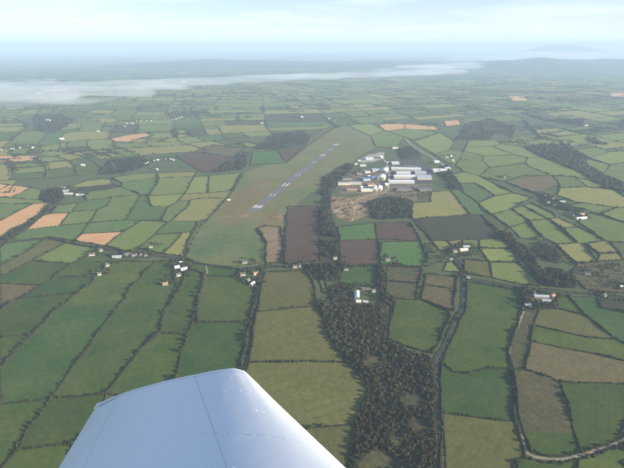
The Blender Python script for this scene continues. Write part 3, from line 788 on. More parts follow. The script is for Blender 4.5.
SHORT = {
 "strip of grass under the lane at the far left": "far left lane strip", "pale olive strip left of the ribbon of cottages": "pale olive left strip",
 "mid green field third up the left edge": "third green left edge field", "green field behind the pair of white cottages": "field behind two white cottages",
 "large green field low on the left edge": "large low left edge field", "upper half of the long field below the farm row": "field below the left farm row",
 "long blue green field left of the wing tip": "long field left of wing tip", "long field running up from the wing tip to the orange roofed farm": "long field above the wing tip",
 "small dark field beside the wing trailing edge": "small trailing edge field", "narrow dark field between two tree lines": "narrow field between tree lines",
 "square olive green field left of the lane": "square field left of lane", "dark green field between wing tip and lane": "dark field near the lane",
 "dark strip of grass beside the village road": "grass strip by village road", "tan rough strip left of the big ploughed field": "tan rough strip",
 "large plain green field right of the road bend": "large field right of road bend", "green field right of the straight road": "field right of straight road",
 "narrow plot between track and farm hedge": "narrow trackside plot", "olive field in front of the dark farm": "olive field before dark farm", "grass triangle right of the dark farm": "triangle right of dark farm",
 "blue green field below the right hand lane": "field below right hand lane", "dim field on the right edge below the lane": "dim right edge field", "green field enclosed by scrub left of the road": "field enclosed by scrub",
 "lower rough plot above the fenced green field": "lower rough plot", "upper rough plot below the bright green field": "upper rough plot", "wide green field right of the long white barn": "wide field right of white barn",
 "green corner field above it on the right edge": "corner field on right edge", "small field above the white house by the scrub": "small field above white house", "small field on the right edge by the scrub": "small right edge scrub field",
 "green field below the long white barn": "field below long white barn", "small pale field left of the long white barn": "small field left of barn", "blue green field left of the lone white house": "blue green field near lone house",
 "light field under the lone white house": "light field under lone house", "grey green slope beside the pale olive field": "grey green slope", "pale olive field right of the plantation": "pale field right of plantation",
 "upper pale green field left of the runway": "upper pale field", "lower pale green field left of the runway": "lower pale field", "thin strip above the pale green fields": "strip above the pale fields",
 "blue green field with a stepped hedge": "stepped hedge field", "green field left of the stepped hedge": "field left of stepped hedge", "large orange stubble field at the left edge": "large orange left field",
 "upper orange stubble field at the left edge": "upper orange left field", "small orange sliver on the left edge": "small orange sliver", "green field right of the upper orange field": "field right of upper orange",
 "thin green strip under the upper orange field": "thin strip under upper orange", "green wedge above the large orange field": "green wedge above large orange", "slanting orange stubble field beside the tree belt": "slanting orange field",
 "green field right of the slanting orange field": "field right of slanting orange", "second green field below the copse farm": "second field below copse farm", "dark green strip above the orange triangle": "strip above orange triangle",
 "long green field right of the orange triangle": "field right of orange triangle", "bright plot left of the airfield corner": "bright plot by airfield corner", "big pale green field right of the hamlet": "pale field right of hamlet",
 "green field right of the tan field": "field right of tan field", "pale field along the foot of the long dark wood": "pale strip below dark wood", "long green field above the tan field": "field above tan field",
 "third green strip below the large dark wood": "third strip below wood", "second sunlit strip below the large dark wood": "second strip below wood", "topmost sunlit strip right of the large dark wood": "topmost strip below wood",
 "second green plot right of the long dark wood": "second plot past dark wood", "green plot right of the long dark wood": "plot past dark wood", "right edge field below the long dark wood": "right edge wood field",
 "green end of the field inside the track loop": "green track loop end", "brown tinged field inside the track loop": "brown track loop field", "dark green field at the lower right": "dark lower right field",
 "long orange stubble field on the far left edge": "far left orange strip", "brown heath slope left of the far runway end": "brown heath slope by runway", "olive field along the airfield hedge": "olive airfield hedge field",
 "strip field below the hamlet": "hamlet strip", "large tan field behind the hamlet": "large tan field", "corner field under the track at the bottom": "bottom track corner field", "scrubby slope around the white house": "scrubby white house slope",
}
ART = lambda s: 'the ' + SHORT.get(s, s)
def clip_words(s, n): return ' '.join(s.split()[:n])
hcount = 0
hedge_list = []
for key, es in buckets.items():
    # size of this hedge in the photo
    px = sum(math.hypot(NODE[a][0] - NODE[b][0], NODE[a][1] - NODE[b][1]) * (1 if NODE[a][1] > 170 else .6) for a, b in es)
    hedge_list.append((px, key, es))
hedge_list.sort(key=lambda t: -t[0])
rest_lines = []
for n, (px, key, es) in enumerate(hedge_list):
    fa, fb, side = key
    lines = [dense(a, b) for a, b in es]
    if n >= 300:
        rest_lines += lines; continue
    if fb >= 0: label = 'hedge between %s and %s' % (ART(names[fa]), ART(names[fb]))
    else: label = 'hedge on the %s side of %s' % (side, ART(names[fa]))
    if len(label.split()) > 16:
        label = label.replace(' the ', ' ').replace('hedge between', 'hedge between')
        if len(label.split()) > 16: print('TOO LONG', label); label = clip_words(label, 16)
    my = sum(NODE[a][1] for a, b in es) / len(es)
    rs = random.Random(n * 13 + 5)
    if my > 350: h, w = rs.uniform(2.2, 3.2), rs.uniform(1.7, 2.2)
    else: h, w = rs.uniform(2.6, 3.9), rs.uniform(1.9, 2.7)
    if my < 250: h, w = h * .85, w * .85
    if my < 185: h, w = h * 1.05, w * 1.1
    mxx = sum(NODE[a][0] for a, b in es) / len(es)
    if my < 262 and mxx > 500: h, w = h * 1.25, w * 1.15
    cx = lines[0][0][0]; cy = lines[0][0][1]
    L0 = [[(x - cx, y - cy) for x, y in P] for P in lines]
    v, f = hedge_mesh(L0, h, w, n)
    o = mesh_obj('hedgerow', v, f, M['hedge'], loc=(cx, cy, 0))
    tag(o, label, 'hedge', 'hedgerows between the fields')

# ------------------------------------------------------------------ the rest of the patchwork, too far or too far aside to trace
TRACED = [[NODE[r] for r in lp] for lp in loops] + [AIRFIELD] + [w[4] for w in WOODS] + [p[3] for p in PATCHES]
BB = [(min(p[0] for p in P), max(p[0] for p in P), min(p[1] for p in P), max(p[1] for p in P)) for P in TRACED]
def covered(x, y):
    if y < 60: return True
    u, v = topx((x, y))
    if (u + 15) * (u - 639) < 0 and v > 185: return True      # inside the traced part of the photo
    for (x0, x1, y0, y1), P in zip(BB, TRACED):
        if x0 <= u <= x1 and y0 <= v <= y1 and in_poly(u, v, P): return True
    return False
leaves = []
def split(x0, x1, y0, y1, rs, depth=0):
    w, h = x1 - x0, y1 - y0
    lim = rs.uniform(130, 360)
    if (w < lim * 1.25 and h < lim * 1.25) or depth > 12:
        leaves.append((x0, x1, y0, y1)); return
    t = rs.uniform(.28, .72)
    if w > h * rs.uniform(.7, 1.3): split(x0, x0 + w * t, y0, y1, rs, depth + 1); split(x0 + w * t, x1, y0, y1, rs, depth + 1)
    else: split(x0, x1, y0, y0 + h * t, rs, depth + 1); split(x0, x1, y0 + h * t, y1, rs, depth + 1)
rs_f = random.Random(5)
for bx in range(-12, 12):
    for by in range(0, 13):
        split(bx * 760, bx * 760 + 760, by * 760, by * 760 + 760, rs_f)
def warp(x, y):
    a = .42; c, s = math.cos(a), math.sin(a)
    X, Y = x * c - y * s + 2600, x * s + y * c
    X += 330 * math.sin(Y * .0011 + 1 + X * .0006) + 90 * math.sin(X * .0047 + Y * .003); Y += 300 * math.sin(X * .0010 + .5 - Y * .0005) + 90 * math.sin(Y * .0043 - X * .0025)
    return X, Y
FILL = {'G': 34, 'g': 12, 'B': 10, 'l': 24, 'Y': 18, 't': 2, 'r': 3, 'o': .9}
fk = list(FILL); fw = [FILL[k] for k in fk]
geo = {k: ([], []) for k in fk}
far_lines = []; n_fill = 0
far_tree_pts = []
for (x0, x1, y0, y1) in leaves:
    c = warp((x0 + x1) / 2, (y0 + y1) / 2)
    if c[1] < -200 or c[1] > 9300: continue
    if abs(c[0]) > 1200 + c[1] * .75: continue
    ring = []
    for (ax, ay), (bx, by) in (((x0, y0), (x1, y0)), ((x1, y0), (x1, y1)), ((x1, y1), (x0, y1)), ((x0, y1), (x0, y0))):
        for k in range(4): ring.append(warp(ax + (bx - ax) * k / 4, ay + (by - ay) * k / 4))
    if covered(*c) or any(covered(*ring[i]) for i in range(0, 16, 2)):
        if not covered(*c) and sum(covered(*ring[i]) for i in range(0, 16, 2)) <= 2: pass
        else: continue
    k = rs_f.choices(fk, fw)[0]
    if k in 'op' and c[1] < 4200: k = 'l'
    V, Fc = geo[k]; b0 = len(V)
    m = 3.0
    for x, y in ring:
        d = math.hypot(x - c[0], y - c[1]); V.append((x + (c[0] - x) * m / d, y + (c[1] - y) * m / d, .02 + (n_fill % 40) * .0015))
    Fc.append(tuple(range(b0, b0 + 16)))
    n_fill += 1
    far_lines.append(ring[0:9]); far_lines.append(ring[8:16] + [ring[0]]) if rs_f.random() < .45 else None
    for i in range(0, 16):
        dn = mnoise.noise(Vector((ring[i][0] * .0022, ring[i][1] * .0022, 7)))
        for q in range(int(rs_f.uniform(0, 1.6) + max(0, dn * 13))):
            far_tree_pts.append((ring[i][0] + rs_f.uniform(-22, 22), ring[i][1] + rs_f.uniform(-14, 14), rs_f.uniform(5, 10)))
    if rs_f.random() < (.5 if mnoise.noise(Vector((c[0] * .0007, c[1] * .0007, 2.2))) > (.0 if c[0] < -700 else .15) and c[1] > 3000 else .06):
        for i in range(55): far_tree_pts.append((c[0] + rs_f.uniform(-70, 70), c[1] + rs_f.uniform(-45, 45), rs_f.uniform(5, 9)))
far_tree_pts = [t for k, t in enumerate(far_tree_pts) if -130 < topx(t[:2])[0] < 754 and (t[1] < 7000 or k % 2)]
FILL_PHRASE = {'B': 'cool green', 'G': 'meadow green', 'Y': 'pale pasture', 'g': 'mid green', 'd': 'dark green', 'b': 'blue green', 'l': 'light green', 'y': 'olive', 't': 'tan', 'r': 'rough', 'h': 'heathy', 'o': 'orange stubble', 'p': 'ploughed'}
for k in fk:
    if geo[k][1]:
        o = mesh_obj('distant_fields', geo[k][0], geo[k][1], FM[k])
        tag(o, '%s fields of the hazy distant patchwork' % FILL_PHRASE[k], kind='structure')
v, f = hedge_mesh(far_lines, 2.6, 2.2, 99, rich=False)
if rest_lines:
    v2, f2 = hedge_mesh(rest_lines, 3.2, 3.0, 98, rich=False)
    f += [tuple(i + len(v) for i in q) for q in f2]; v += v2
tag(mesh_obj('distant_hedges', v, f, M['hedge']), 'thin dark hedges of the hazy distant patchwork', kind='stuff')
print('fields', NF, 'hedges', len(hedge_list), 'fill', n_fill)

# ------------------------------------------------------------------ airfield
def airfield_mat():
    m, nt, b = nmat('airfield_turf', .95, .1)
    tc = nd(nt, 'ShaderNodeTexCoord'); v = tc.outputs['Object']
    at = nd(nt, 'ShaderNodeVertexColor', layer_name='bracken')
    sp = nd(nt, 'ShaderNodeSeparateColor'); nt.links.new(at.outputs['Color'], sp.inputs[0])
    n1 = noi(nt, v, .006, 5, .6); n2 = noi(nt, v, .05, 4, .65)
    c = mixc(nt, rng(nt, n1, .35, .65, 0, 1), (.105, .132, .046), (.148, .150, .062))
    c = mixc(nt, sp.outputs[1], c, (.062, .112, .042))
    fac = mth(nt, 'MULTIPLY', sp.outputs[0], rng(nt, noi(nt, v, .018, 5, .65), .36, .6, .25, 1.0))
    c = mixc(nt, mth(nt, 'MULTIPLY', fac, .8), c, (.165, .098, .046))
    vm = nd(nt, 'ShaderNodeVectorMath', operation='SCALE')
    nt.links.new(c, vm.inputs[0]); nt.links.new(rng(nt, n2, .25, .75, .78, 1.22), vm.inputs['Scale'])
    nt.links.new(vm.outputs[0], b.inputs['Base Color'])
    return m
apts = [wob(*g(u, v)) for u, v in AIRFIELD]
bm = bmesh.new()
fc = bm.faces.new([bm.verts.new((x, y, 0)) for x, y in apts])
fc.normal_update()
if fc.normal.z < 0: fc.normal_flip()
bmesh.ops.triangulate(bm, faces=[fc])
for _ in range(5):
    bmesh.ops.subdivide_edges(bm, edges=[e for e in bm.edges if e.calc_length() > 45], cuts=1)
    bmesh.ops.triangulate(bm, faces=bm.faces[:])
bm.normal_update()
for q in bm.faces:
    if q.normal.z < 0: q.normal_flip()
BRACKEN = [(240,205,20,9,1),(255,190,16,5,.9),(232,214,14,8,.7),(275,217,14,7,1),(268,222,12,4,.8),(293,178,20,5,.5),(262,182,12,4,.7),(225,225,8,6,.5),(318,137,22,5,.6),(345,150,14,4,.3),(288,208,7,3,.6),(250,197,24,5,.6)]
MOSS = [(225,240,26,14,.8),(245,185,10,12,.6),(200,252,16,8,.8),(300,195,10,5,.5),(255,250,10,12,.7),(290,201,4,2,-.6)]
me = bpy.data.meshes.new('airfield_grass'); bm.to_mesh(me); bm.free()
ca = me.color_attributes.new('bracken', 'FLOAT_COLOR', 'POINT')
buf = []
for vt in me.vertices:
    u, v = topx((vt.co.x, vt.co.y))
    r = min(1, sum(a * math.exp(-((u - cx) / w) ** 2 - ((v - cy) / h) ** 2) for cx, cy, w, h, a in BRACKEN))
    q = max(0, min(1, sum(a * math.exp(-((u - cx) / w) ** 2 - ((v - cy) / h) ** 2) for cx, cy, w, h, a in MOSS)))
    buf += [r, q, 0, 1]
ca.data.foreach_set('color', buf)
me.materials.append(airfield_mat())
tag(link_mesh('airfield_grass', me, None, (0, 0, .06)), 'rough airfield grass with russet bracken patches around the runway', kind='structure')

RW0, RW1 = Vector(g(250.5, 212.5)), Vector(g(339, 142.5))
rdir = (RW1 - RW0).normalized(); rnor = Vector((-rdir.y, rdir.x)); RL = (RW1 - RW0).length; RWW = 18.5
def rw(s, t): p = RW0 + rdir * s + rnor * t; return (p.x, p.y)
print('runway length', RL)
ring = [rw(RL * i / 40, -RWW + random.uniform(-.8, .8)) for i in range(41)] + [rw(RL * (40 - i) / 40, RWW + random.uniform(-.8, .8)) for i in range(41)]
runway = flat_patch('runway', ring, M['runway'], .30, 0, 'grey asphalt runway with white painted marks')
def rw_mark(name, s0, s1, t0, t1, z=.05):
    P = [rw(s0, t0), rw(s1, t0), rw(s1, t1), rw(s0, t1)]
    o = mesh_obj(name, [(x - runway.location.x, y - runway.location.y, z) for x, y in P], [(3, 2, 1, 0)] if False else [(0, 1, 2, 3)], M['paint'], runway)
    return o
for end in (0, 1):
    S = (lambda s: s) if not end else (lambda s: RL - s)
    for k in range(6):
        for sg in (-1, 1):
            t = sg * (2.6 + k * 2.6)
            rw_mark('threshold_stripe', S(55), S(88), t - .75, t + .75)
    for sg in (-1, 1):
        rw_mark('aiming_mark', S(370), S(418), sg * 8 - 2.6, sg * 8 + 2.6)
        rw_mark('touchdown_mark', S(220), S(243), sg * 8 - 1.8, sg * 8 + 1.8)
        rw_mark('touchdown_mark', S(560), S(583), sg * 8 - 1.5, sg * 8 + 1.5)
for k in range(int((RL - 1250) / 60)):
    rw_mark('centre_line_dash', 620 + k * 60, 650 + k * 60, -.5, .5)

def patch(name, label, mat, poly, z, inset=0):
    n = len(poly); ring = []
    for i in range(n):
        a, b = g(*poly[i]), g(*poly[(i + 1) % n])
        m_ = max(1, int(math.hypot(a[0] - b[0], a[1] - b[1]) / 16))
        ring += [wob(a[0] + (b[0] - a[0]) * k / m_, a[1] + (b[1] - a[1]) * k / m_) for k in range(m_)]
    return flat_patch(name, ring, mat, z, inset, label)
for i, (nm, lb, mt, poly) in enumerate(PATCHES):
    patch(nm, lb, FM.get(mt) or M[mt], poly, .50 + .004 * i)
patch('ground_patch', 'pale scraped patch by the runway end', FM['e'], [(274,216.5),(281,214),(284,217.5),(282,222)], .2)
patch('ground_patch', 'pale stub of old paving before the runway', FM['e'], [(240,216),(248,212),(252,213),(245,219)], .21)
def ribbon(name, label, mat, width, pts, z):
    W = [wob(*g(u, v)) for u, v in pts]; P = []
    for i in range(len(W) - 1):                    # smooth by Catmull-Rom
        p0, p1, p2, p3 = W[max(0, i - 1)], W[i], W[i + 1], W[min(len(W) - 1, i + 2)]
        n = max(2, int(math.hypot(p1[0] - p2[0], p1[1] - p2[1]) / 12))
        for k in range(n):
            t = k / n
            P.append(tuple(.5 * (2 * p1[q] + (p2[q] - p0[q]) * t + (2 * p0[q] - 5 * p1[q] + 4 * p2[q] - p3[q]) * t * t + (3 * p1[q] - p0[q] - 3 * p2[q] + p3[q]) * t ** 3) for q in (0, 1)))
    P.append(W[-1]); V = []; Fc = []
    cx, cy = P[0]
    for i, (x, y) in enumerate(P):
        a = P[max(0, i - 1)]; b = P[min(len(P) - 1, i + 1)]
        dx, dy = b[0] - a[0], b[1] - a[1]; L = math.hypot(dx, dy) or 1
        w = width / 2 * random.uniform(.85, 1.15)
        V += [(x - cx - dy / L * w, y - cy + dx / L * w, 0), (x - cx + dy / L * w, y - cy - dx / L * w, 0)]
    for i in range(len(P) - 1): Fc.append((2 * i, 2 * i + 1, 2 * i + 3, 2 * i + 2))
    o = mesh_obj(name, V, Fc, mat, loc=(cx, cy, z))
    tag(o, label, kind='structure'); return P
ROADP = []
for i, (nm, lb, mt, wd, pts) in enumerate(ROADS):
    ROADP.append((nm, ribbon(nm, lb, M[mt], wd, pts, .56 + .006 * i)))
# haul tracks over the earthworks
for i, pts in enumerate([[(333,214),(342,208),(356,207),(367,204)], [(335,203),(348,204),(360,199),(378,193)], [(340,218),(350,213),(362,213)], [(352,221),(355,208),(350,200)], [(333,209),(345,213),(366,209)]]):
    ribbon('track', ['lowest', 'uppermost', 'shortest', 'upright', 'middle'][i] + ' pale haul track across the tan earthworks', M['haul'], 8, pts, .66 + .006 * i)
# hedges lining the two roads
for nm, key, off, label in (('road', 2, 6.5, 'low hedge on the right of the straight road by the scrub wood'), ('road', 2, -6.5, 'low hedge on the left of the straight road by the scrub wood'),
                            ('lane', 3, 5.5, 'hedge on the near side of the right hand lane'), ('lane', 3, -5.5, 'hedge on the far side of the right hand lane'),
                            ('lane', 0, 5.5, 'hedge on the right of the lane beside the sheep pastures'), ('lane', 0, -5.5, 'hedge on the left of the lane beside the sheep pastures'),
                            ('lane', 1, 5, 'hedge on the near side of the cottage lane'), ('lane', 1, -5, 'hedge on the far side of the cottage lane')):
    P = ROADP[key][1]; Q = []
    for i, (x, y) in enumerate(P):
        a = P[max(0, i - 1)]; b = P[min(len(P) - 1, i + 1)]
        dx, dy = b[0] - a[0], b[1] - a[1]; L = math.hypot(dx, dy) or 1
        Q.append((x + dy / L * off, y - dx / L * off))
    cx, cy = Q[0]
    v, f = hedge_mesh([[(x - cx, y - cy) for x, y in Q]], 1.3, 1.1, 700 + key + int(off))
    tag(mesh_obj('hedgerow', v, f, M['hedge'], loc=(cx, cy, 0)), label, 'hedge', 'hedgerows along the roads')
# ------------------------------------------------------------------ trees
def crown_geo(rs, n_leaf, leaf, core=True):
    """unit crown, base at z=0, top about z=1: uneven lobes of leaf clumps around a ragged core"""
    V = []; Fc = []
    lobes = [(rs.uniform(-.22, .22), rs.uniform(-.22, .22), rs.uniform(.42, .75), rs.uniform(.22, .36)) for _ in range(6)]
    if core:
        for lx, ly, lz, lr in lobes:
            b0 = len(V)
            for x, y, z in ICO_V:
                q = lr * rs.uniform(.55, 1.05); V.append((lx + x * q, ly + y * q, lz + z * q * .9))
            Fc += [(a + b0, b + b0, c + b0) for a, b, c in ICO_F]
    for _ in range(n_leaf):
        lx, ly, lz, lr = rs.choice(lobes)
        d = Vector((rs.gauss(0, 1), rs.gauss(0, 1), rs.gauss(0, 1))).normalized() * lr * rs.uniform(.8, 1.35)
        p = Vector((lx, ly, lz)) + d
        if p.z < .16: continue
        a = Vector((rs.gauss(0, 1), rs.gauss(0, 1), rs.gauss(0, 1))).normalized()
        b = a.orthogonal().normalized(); s = leaf * rs.uniform(.6, 1.3); b0 = len(V)
        V += [tuple(p + a * s), tuple(p + b * s), tuple(p - a * s), tuple(p - b * s)]
        Fc.append((b0, b0 + 1, b0 + 2, b0 + 3))
    return V, Fc
def trunk_geo():
    V = []; Fc = []
    def limb(p0, p1, r0, r1):
        p0, p1 = Vector(p0), Vector(p1); d = (p1 - p0).normalized(); a = d.orthogonal().normalized(); b = d.cross(a); b0 = len(V)
        for p, r in ((p0, r0), (p1, r1)):
            for k in range(5):
                t = 2 * math.pi * k / 5; V.append(tuple(p + a * r * math.cos(t) + b * r * math.sin(t)))
        for k in range(5): Fc.append((b0 + k, b0 + (k + 1) % 5, b0 + 5 + (k + 1) % 5, b0 + 5 + k))
    limb((0, 0, -.02), (.01, .01, .40), .035, .02)
    limb((.01, .01, .30), (.18, .08, .62), .016, .006); limb((.01, .01, .34), (-.16, .10, .66), .016, .006); limb((.01, .01, .38), (.02, -.17, .72), .015, .006)
    return V, Fc
tv, tf = trunk_geo()
TREE = []
for k in range(5):
    rs = random.Random(40 + k)
    root = empty('tree', (0, 0, -500))
    v, f = crown_geo(rs, 110, .07)
    cr = mesh_obj('crown', v, f, M['leaf' if k in (0, 1, 3) else 'leaf2'], root)
    tr = mesh_obj('trunk', tv, tf, M['bark'], root)
    KIDS[root.name] = [cr, tr]; TREE.append(root)
def place_tree(p, h, rs, name, label, group):
    t = copy_thing(rs.choice(TREE), (p[0], p[1], 0), rs.uniform(0, 6.28), (h * rs.uniform(.9, 1.25), h * rs.uniform(.9, 1.25), h))
    t.name = name
    tag(t, label, 'tree', group); return t
# woods: candidates, nearest 300 as single trees, the rest of each wood as one mass
CLEAR = [(378, 463, 19, 12), (414, 402, 12, 8), (419, 426, 8, 9), (373, 362, 9, 6), (398, 440, 6, 6)]
for k, (a, b, w, h_) in enumerate(CLEAR):
    patch('clearing', ['largest brown clearing low in the scrub wood', 'russet clearing near the straight road', 'lower russet clearing near the straight road', 'brown clearing high in the scrub wood', 'small clearing in the middle of the scrub wood'][k],
          FM['r'], [(a + w * (1 + .25 * math.sin(t * 3 + k)) * math.cos(t), b + h_ * (1 + .25 * math.sin(t * 2 + k)) * math.sin(t)) for t in [i * math.pi / 8 for i in range(16)]], .60 + .01 * k)
cand = []
rs = random.Random(77)
for wi, (nm, lb, sp, ht, poly) in enumerate(WOODS):
    P = [g(u, v) for u, v in poly]
    x0, x1 = min(p[0] for p in P), max(p[0] for p in P); y0, y1 = min(p[1] for p in P), max(p[1] for p in P)
    nx, ny = int((x1 - x0) / sp) + 1, int((y1 - y0) / sp) + 1
    for i in range(nx):
        for j in range(ny):
            x = x0 + (i + rs.uniform(-.1, 1.1)) * sp; y = y0 + (j + rs.uniform(-.1, 1.1)) * sp
            if not in_poly(x, y, P): continue
            dn = mnoise.noise(Vector((x * .018, y * .018, wi)))
            if wi == 0 and any(((topx((x, y))[0] - a) / w) ** 2 + ((topx((x, y))[1] - b) / h_) ** 2 < rs.uniform(.6, 1.3) for a, b, w, h_ in CLEAR): continue
            if wi == 1 and dn < -.12: continue
            if nm == 'scrub' and (dn < -.7 or rs.random() < .06): continue
            if sum(p[1] for p in poly) / len(poly) < 165 and mnoise.noise(Vector((x * .008, y * .008, wi))) < -.12: continue
            h = ht * rs.uniform(.45, 1.45) * (1 + .45 * dn)
            u, v = topx((x, y))
            cand.append((math.hypot(math.hypot(x, y), CAM_H) / h if (-4 < u < 628 and v < 470) else 1e9, wi, x, y, h))
    patch('woodland_floor', 'dark rough ground under the ' + ' '.join(lb.split()[:8]), FM['h'], poly, .46 + .002 * wi)
cand.sort()
single, mass = cand[:300], cand[300:]
for d, wi, x, y, h in single:
    place_tree((x, y), h, rs, 'tree', 'dark bushy tree within the ' + WOODS[wi][1].replace('dense dark ', ''), 'trees of the ' + ' '.join(WOODS[wi][1].split()[:4]))
TMPL = []
for k in range(6):
    r2 = random.Random(90 + k); v, f = crown_geo(r2, 26, .12)
    tri = []
    for q in f:
        tri.append(q[:3])
        if len(q) == 4: tri.append((q[0], q[2], q[3]))
    TMPL.append((np.array(v), np.array(tri)))
SMALL = []
for k in range(6):
    r2 = random.Random(190 + k)
    v = np.array(ICO_V) * np.array([[r2.uniform(.35, .62)] for _ in ICO_V]); v[:, 2] = v[:, 2] * .85 + .42
    SMALL.append((v, np.array(ICO_F)))
def tree_mass(name, label, items, mat, templates, seed):
    r = np.random.default_rng(seed); Vs = []; Fs = []; off = 0
    for x, y, h in items:
        tv_, tf_ = templates[r.integers(len(templates))]
        a = r.uniform(0, 6.28); c, s = math.cos(a), math.sin(a); sx = h * r.uniform(.9, 1.3)
        q = np.empty_like(tv_)
        q[:, 0] = (tv_[:, 0] * c - tv_[:, 1] * s) * sx + x; q[:, 1] = (tv_[:, 0] * s + tv_[:, 1] * c) * sx + y; q[:, 2] = tv_[:, 2] * h
        Vs.append(q); Fs.append(tf_ + off); off += len(tv_)
    if not Vs: return
    Vs = np.concatenate(Vs); Fs = np.concatenate(Fs)
    me = bpy.data.meshes.new(name)
    me.vertices.add(len(Vs)); me.vertices.foreach_set('co', Vs.astype(np.float32).ravel())
    me.loops.add(len(Fs) * 3); me.loops.foreach_set('vertex_index', Fs.astype(np.int32).ravel())
    me.polygons.add(len(Fs)); me.polygons.foreach_set('loop_start', np.arange(0, len(Fs) * 3, 3, dtype=np.int32))
    me.update(calc_edges=True); me.validate()
    me.materials.append(mat)
    o = link_mesh(name, me); tag(o, label, kind='stuff')
    return len(Fs)
nt_ = 0
for wi, (nm, lb, sp, ht, poly) in enumerate(WOODS):
    it = [(x, y, h) for d, w, x, y, h in mass if w == wi]
    nv = sum(p[1] for p in poly) / len(poly)
    cut = int(len(it) * .42) if nm == 'scrub' else len(it) // 8
    rs.shuffle(it)
    T = TMPL if nv > 170 else SMALL
    nt_ += tree_mass('woodland', lb, it[cut:], M['leaf'], T, wi) or 0
    nt_ += tree_mass('woodland', 'brown autumn trees within the ' + lb.replace('dense ', ''), it[:cut], M['leaf2'], T, wi + 50) or 0
nt_ += tree_mass('distant_trees', 'scattered dark trees of the hazy distant patchwork', far_tree_pts, M['leaf'], SMALL, 333) or 0
print('trees', len(single), len(mass), 'mass tris', nt_, 'far', len(far_tree_pts))
n_h = 0
for pts, sp, ht, lb in TREELINES:
    W = [wob(*g(u, v)) for u, v in pts]
    carry = rs.uniform(0, sp)
    for i in range(len(W) - 1):
        (ax, ay), (bx, by) = W[i], W[i + 1]; L = math.hypot(bx - ax, by - ay); s = carry
        while s < L:
            place_tree((ax + (bx - ax) * s / L + rs.uniform(-2.5, 2.5), ay + (by - ay) * s / L + rs.uniform(-2, 2)), ht * rs.uniform(.6, 1.25), rs, 'hedgerow_tree', lb, 'hedgerow trees: ' + lb[:40])
            n_h += 1; s += sp * rs.uniform(.35, 1.5)
        carry = s - L
print('hedgerow trees', n_h)
for t in TREE:                       # the patterns themselves are not part of the place
    for k in KIDS[t.name]: bpy.data.objects.remove(k)
    bpy.data.objects.remove(t)

# ------------------------------------------------------------------ buildings
def prism(x0, x1, y0, y1, z0, ze, zr):
    """gabled body, ridge along x"""
    ym = (y0 + y1) / 2
    v = [(x0, y0, z0), (x1, y0, z0), (x1, y1, z0), (x0, y1, z0), (x0, y0, ze), (x1, y0, ze), (x1, y1, ze), (x0, y1, ze), (x0, ym, zr), (x1, ym, zr)]
    f = [(0, 3, 2, 1), (0, 1, 5, 4), (2, 3, 7, 6), (1, 2, 6, 9, 5), (3, 0, 4, 8, 7), (4, 5, 9, 8), (6, 7, 8, 9)]
    return v, f
def roof_geo(x0, x1, y0, y1, ze, zr, t=.25, ov=.4):
    ym = (y0 + y1) / 2; sl = (zr - ze) / (ym - y0); dz = ov * sl
    v = []
    for x in (x0 - ov, x1 + ov):
        v += [(x, y0 - ov, ze - dz + .05), (x, ym, zr + .05), (x, y1 + ov, ze - dz + .05), (x, y1 + ov, ze - dz + t + .05), (x, ym, zr + t + .05), (x, y0 - ov, ze - dz + t + .05)]
    f = [(0, 1, 4, 5), (1, 2, 3, 4), (6, 11, 10, 7), (7, 10, 9, 8), (0, 5, 11, 6), (5, 4, 10, 11), (4, 3, 9, 10), (3, 2, 8, 9), (2, 1, 7, 8), (1, 0, 6, 7)]
    return v, f
def house(label, u, v, L=11, W=7, he=4.6, hr=7.2, ang=0, wall='white_wall', roof='slate', cat='house', name='house', detail=True, group=None):
    x, y = g(u, v)
    r = empty(name, (x, y, 0), math.radians(ang))
    mesh_obj('wall', *prism(-L / 2, L / 2, -W / 2, W / 2, 0, he, hr), M[wall], r)
    ro = mesh_obj('roof', *roof_geo(-L / 2, L / 2, -W / 2, W / 2, he, hr), M[roof], r)
    if detail and cat in ('house', 'cottage'):
        for sx in (-1, 1):
            mesh_obj('chimney', *box_vf(sx * (L / 2 - .9) - .45, sx * (L / 2 - .9) + .45, -.5, .5, hr - .9, hr + 1.3), M[wall], ro)
        for sy in (-1, 1):
            for k, wx in enumerate((-.3, 0, .3)):
                for fl in (0, 1):
                    if fl == 0 and k == 1:
                        mesh_obj('door', *box_vf(wx * L - .5, wx * L + .5, sy * (W / 2 + .02) - .06, sy * (W / 2 + .02) + .06, 0, 2.1), M['door'], r); continue
                    z = .9 + fl * 2.3
                    mesh_obj('window', *box_vf(wx * L - .6, wx * L + .6, sy * (W / 2 + .02) - .06, sy * (W / 2 + .02) + .06, z, z + 1.2), M['glass'], r)
    elif detail:
        for sx in (-1, 1):
            mesh_obj('door', *box_vf(sx * (L / 2 + .04) - .08, sx * (L / 2 + .04) + .08, -W * .22, W * .22, 0, he * .85), M['door'], r)
        n = max(2, int(L / 9)); ym = W / 4; zt = (he + hr) / 2
        sl = (hr - he) / (W / 2)
        for k in range(n):
            cx = -L / 2 + (k + .5) * L / n
            for sy in (-1, 1):
                a, b = W * .12, W * .38
                za, zb = hr - a * sl + .36, hr - b * sl + .36
                vv = [(cx - .7, sy * a, za), (cx + .7, sy * a, za), (cx + .7, sy * b, zb), (cx - .7, sy * b, zb)]
                mesh_obj('rooflight', vv, [(0, 1, 2, 3) if sy < 0 else (3, 2, 1, 0)], M['grey_wall'] if roof != 'grey_roof' else M['white_wall'], ro)
    tag(r, label, cat, group)
    return r
B = dict(cat='shed', name='industrial_shed')
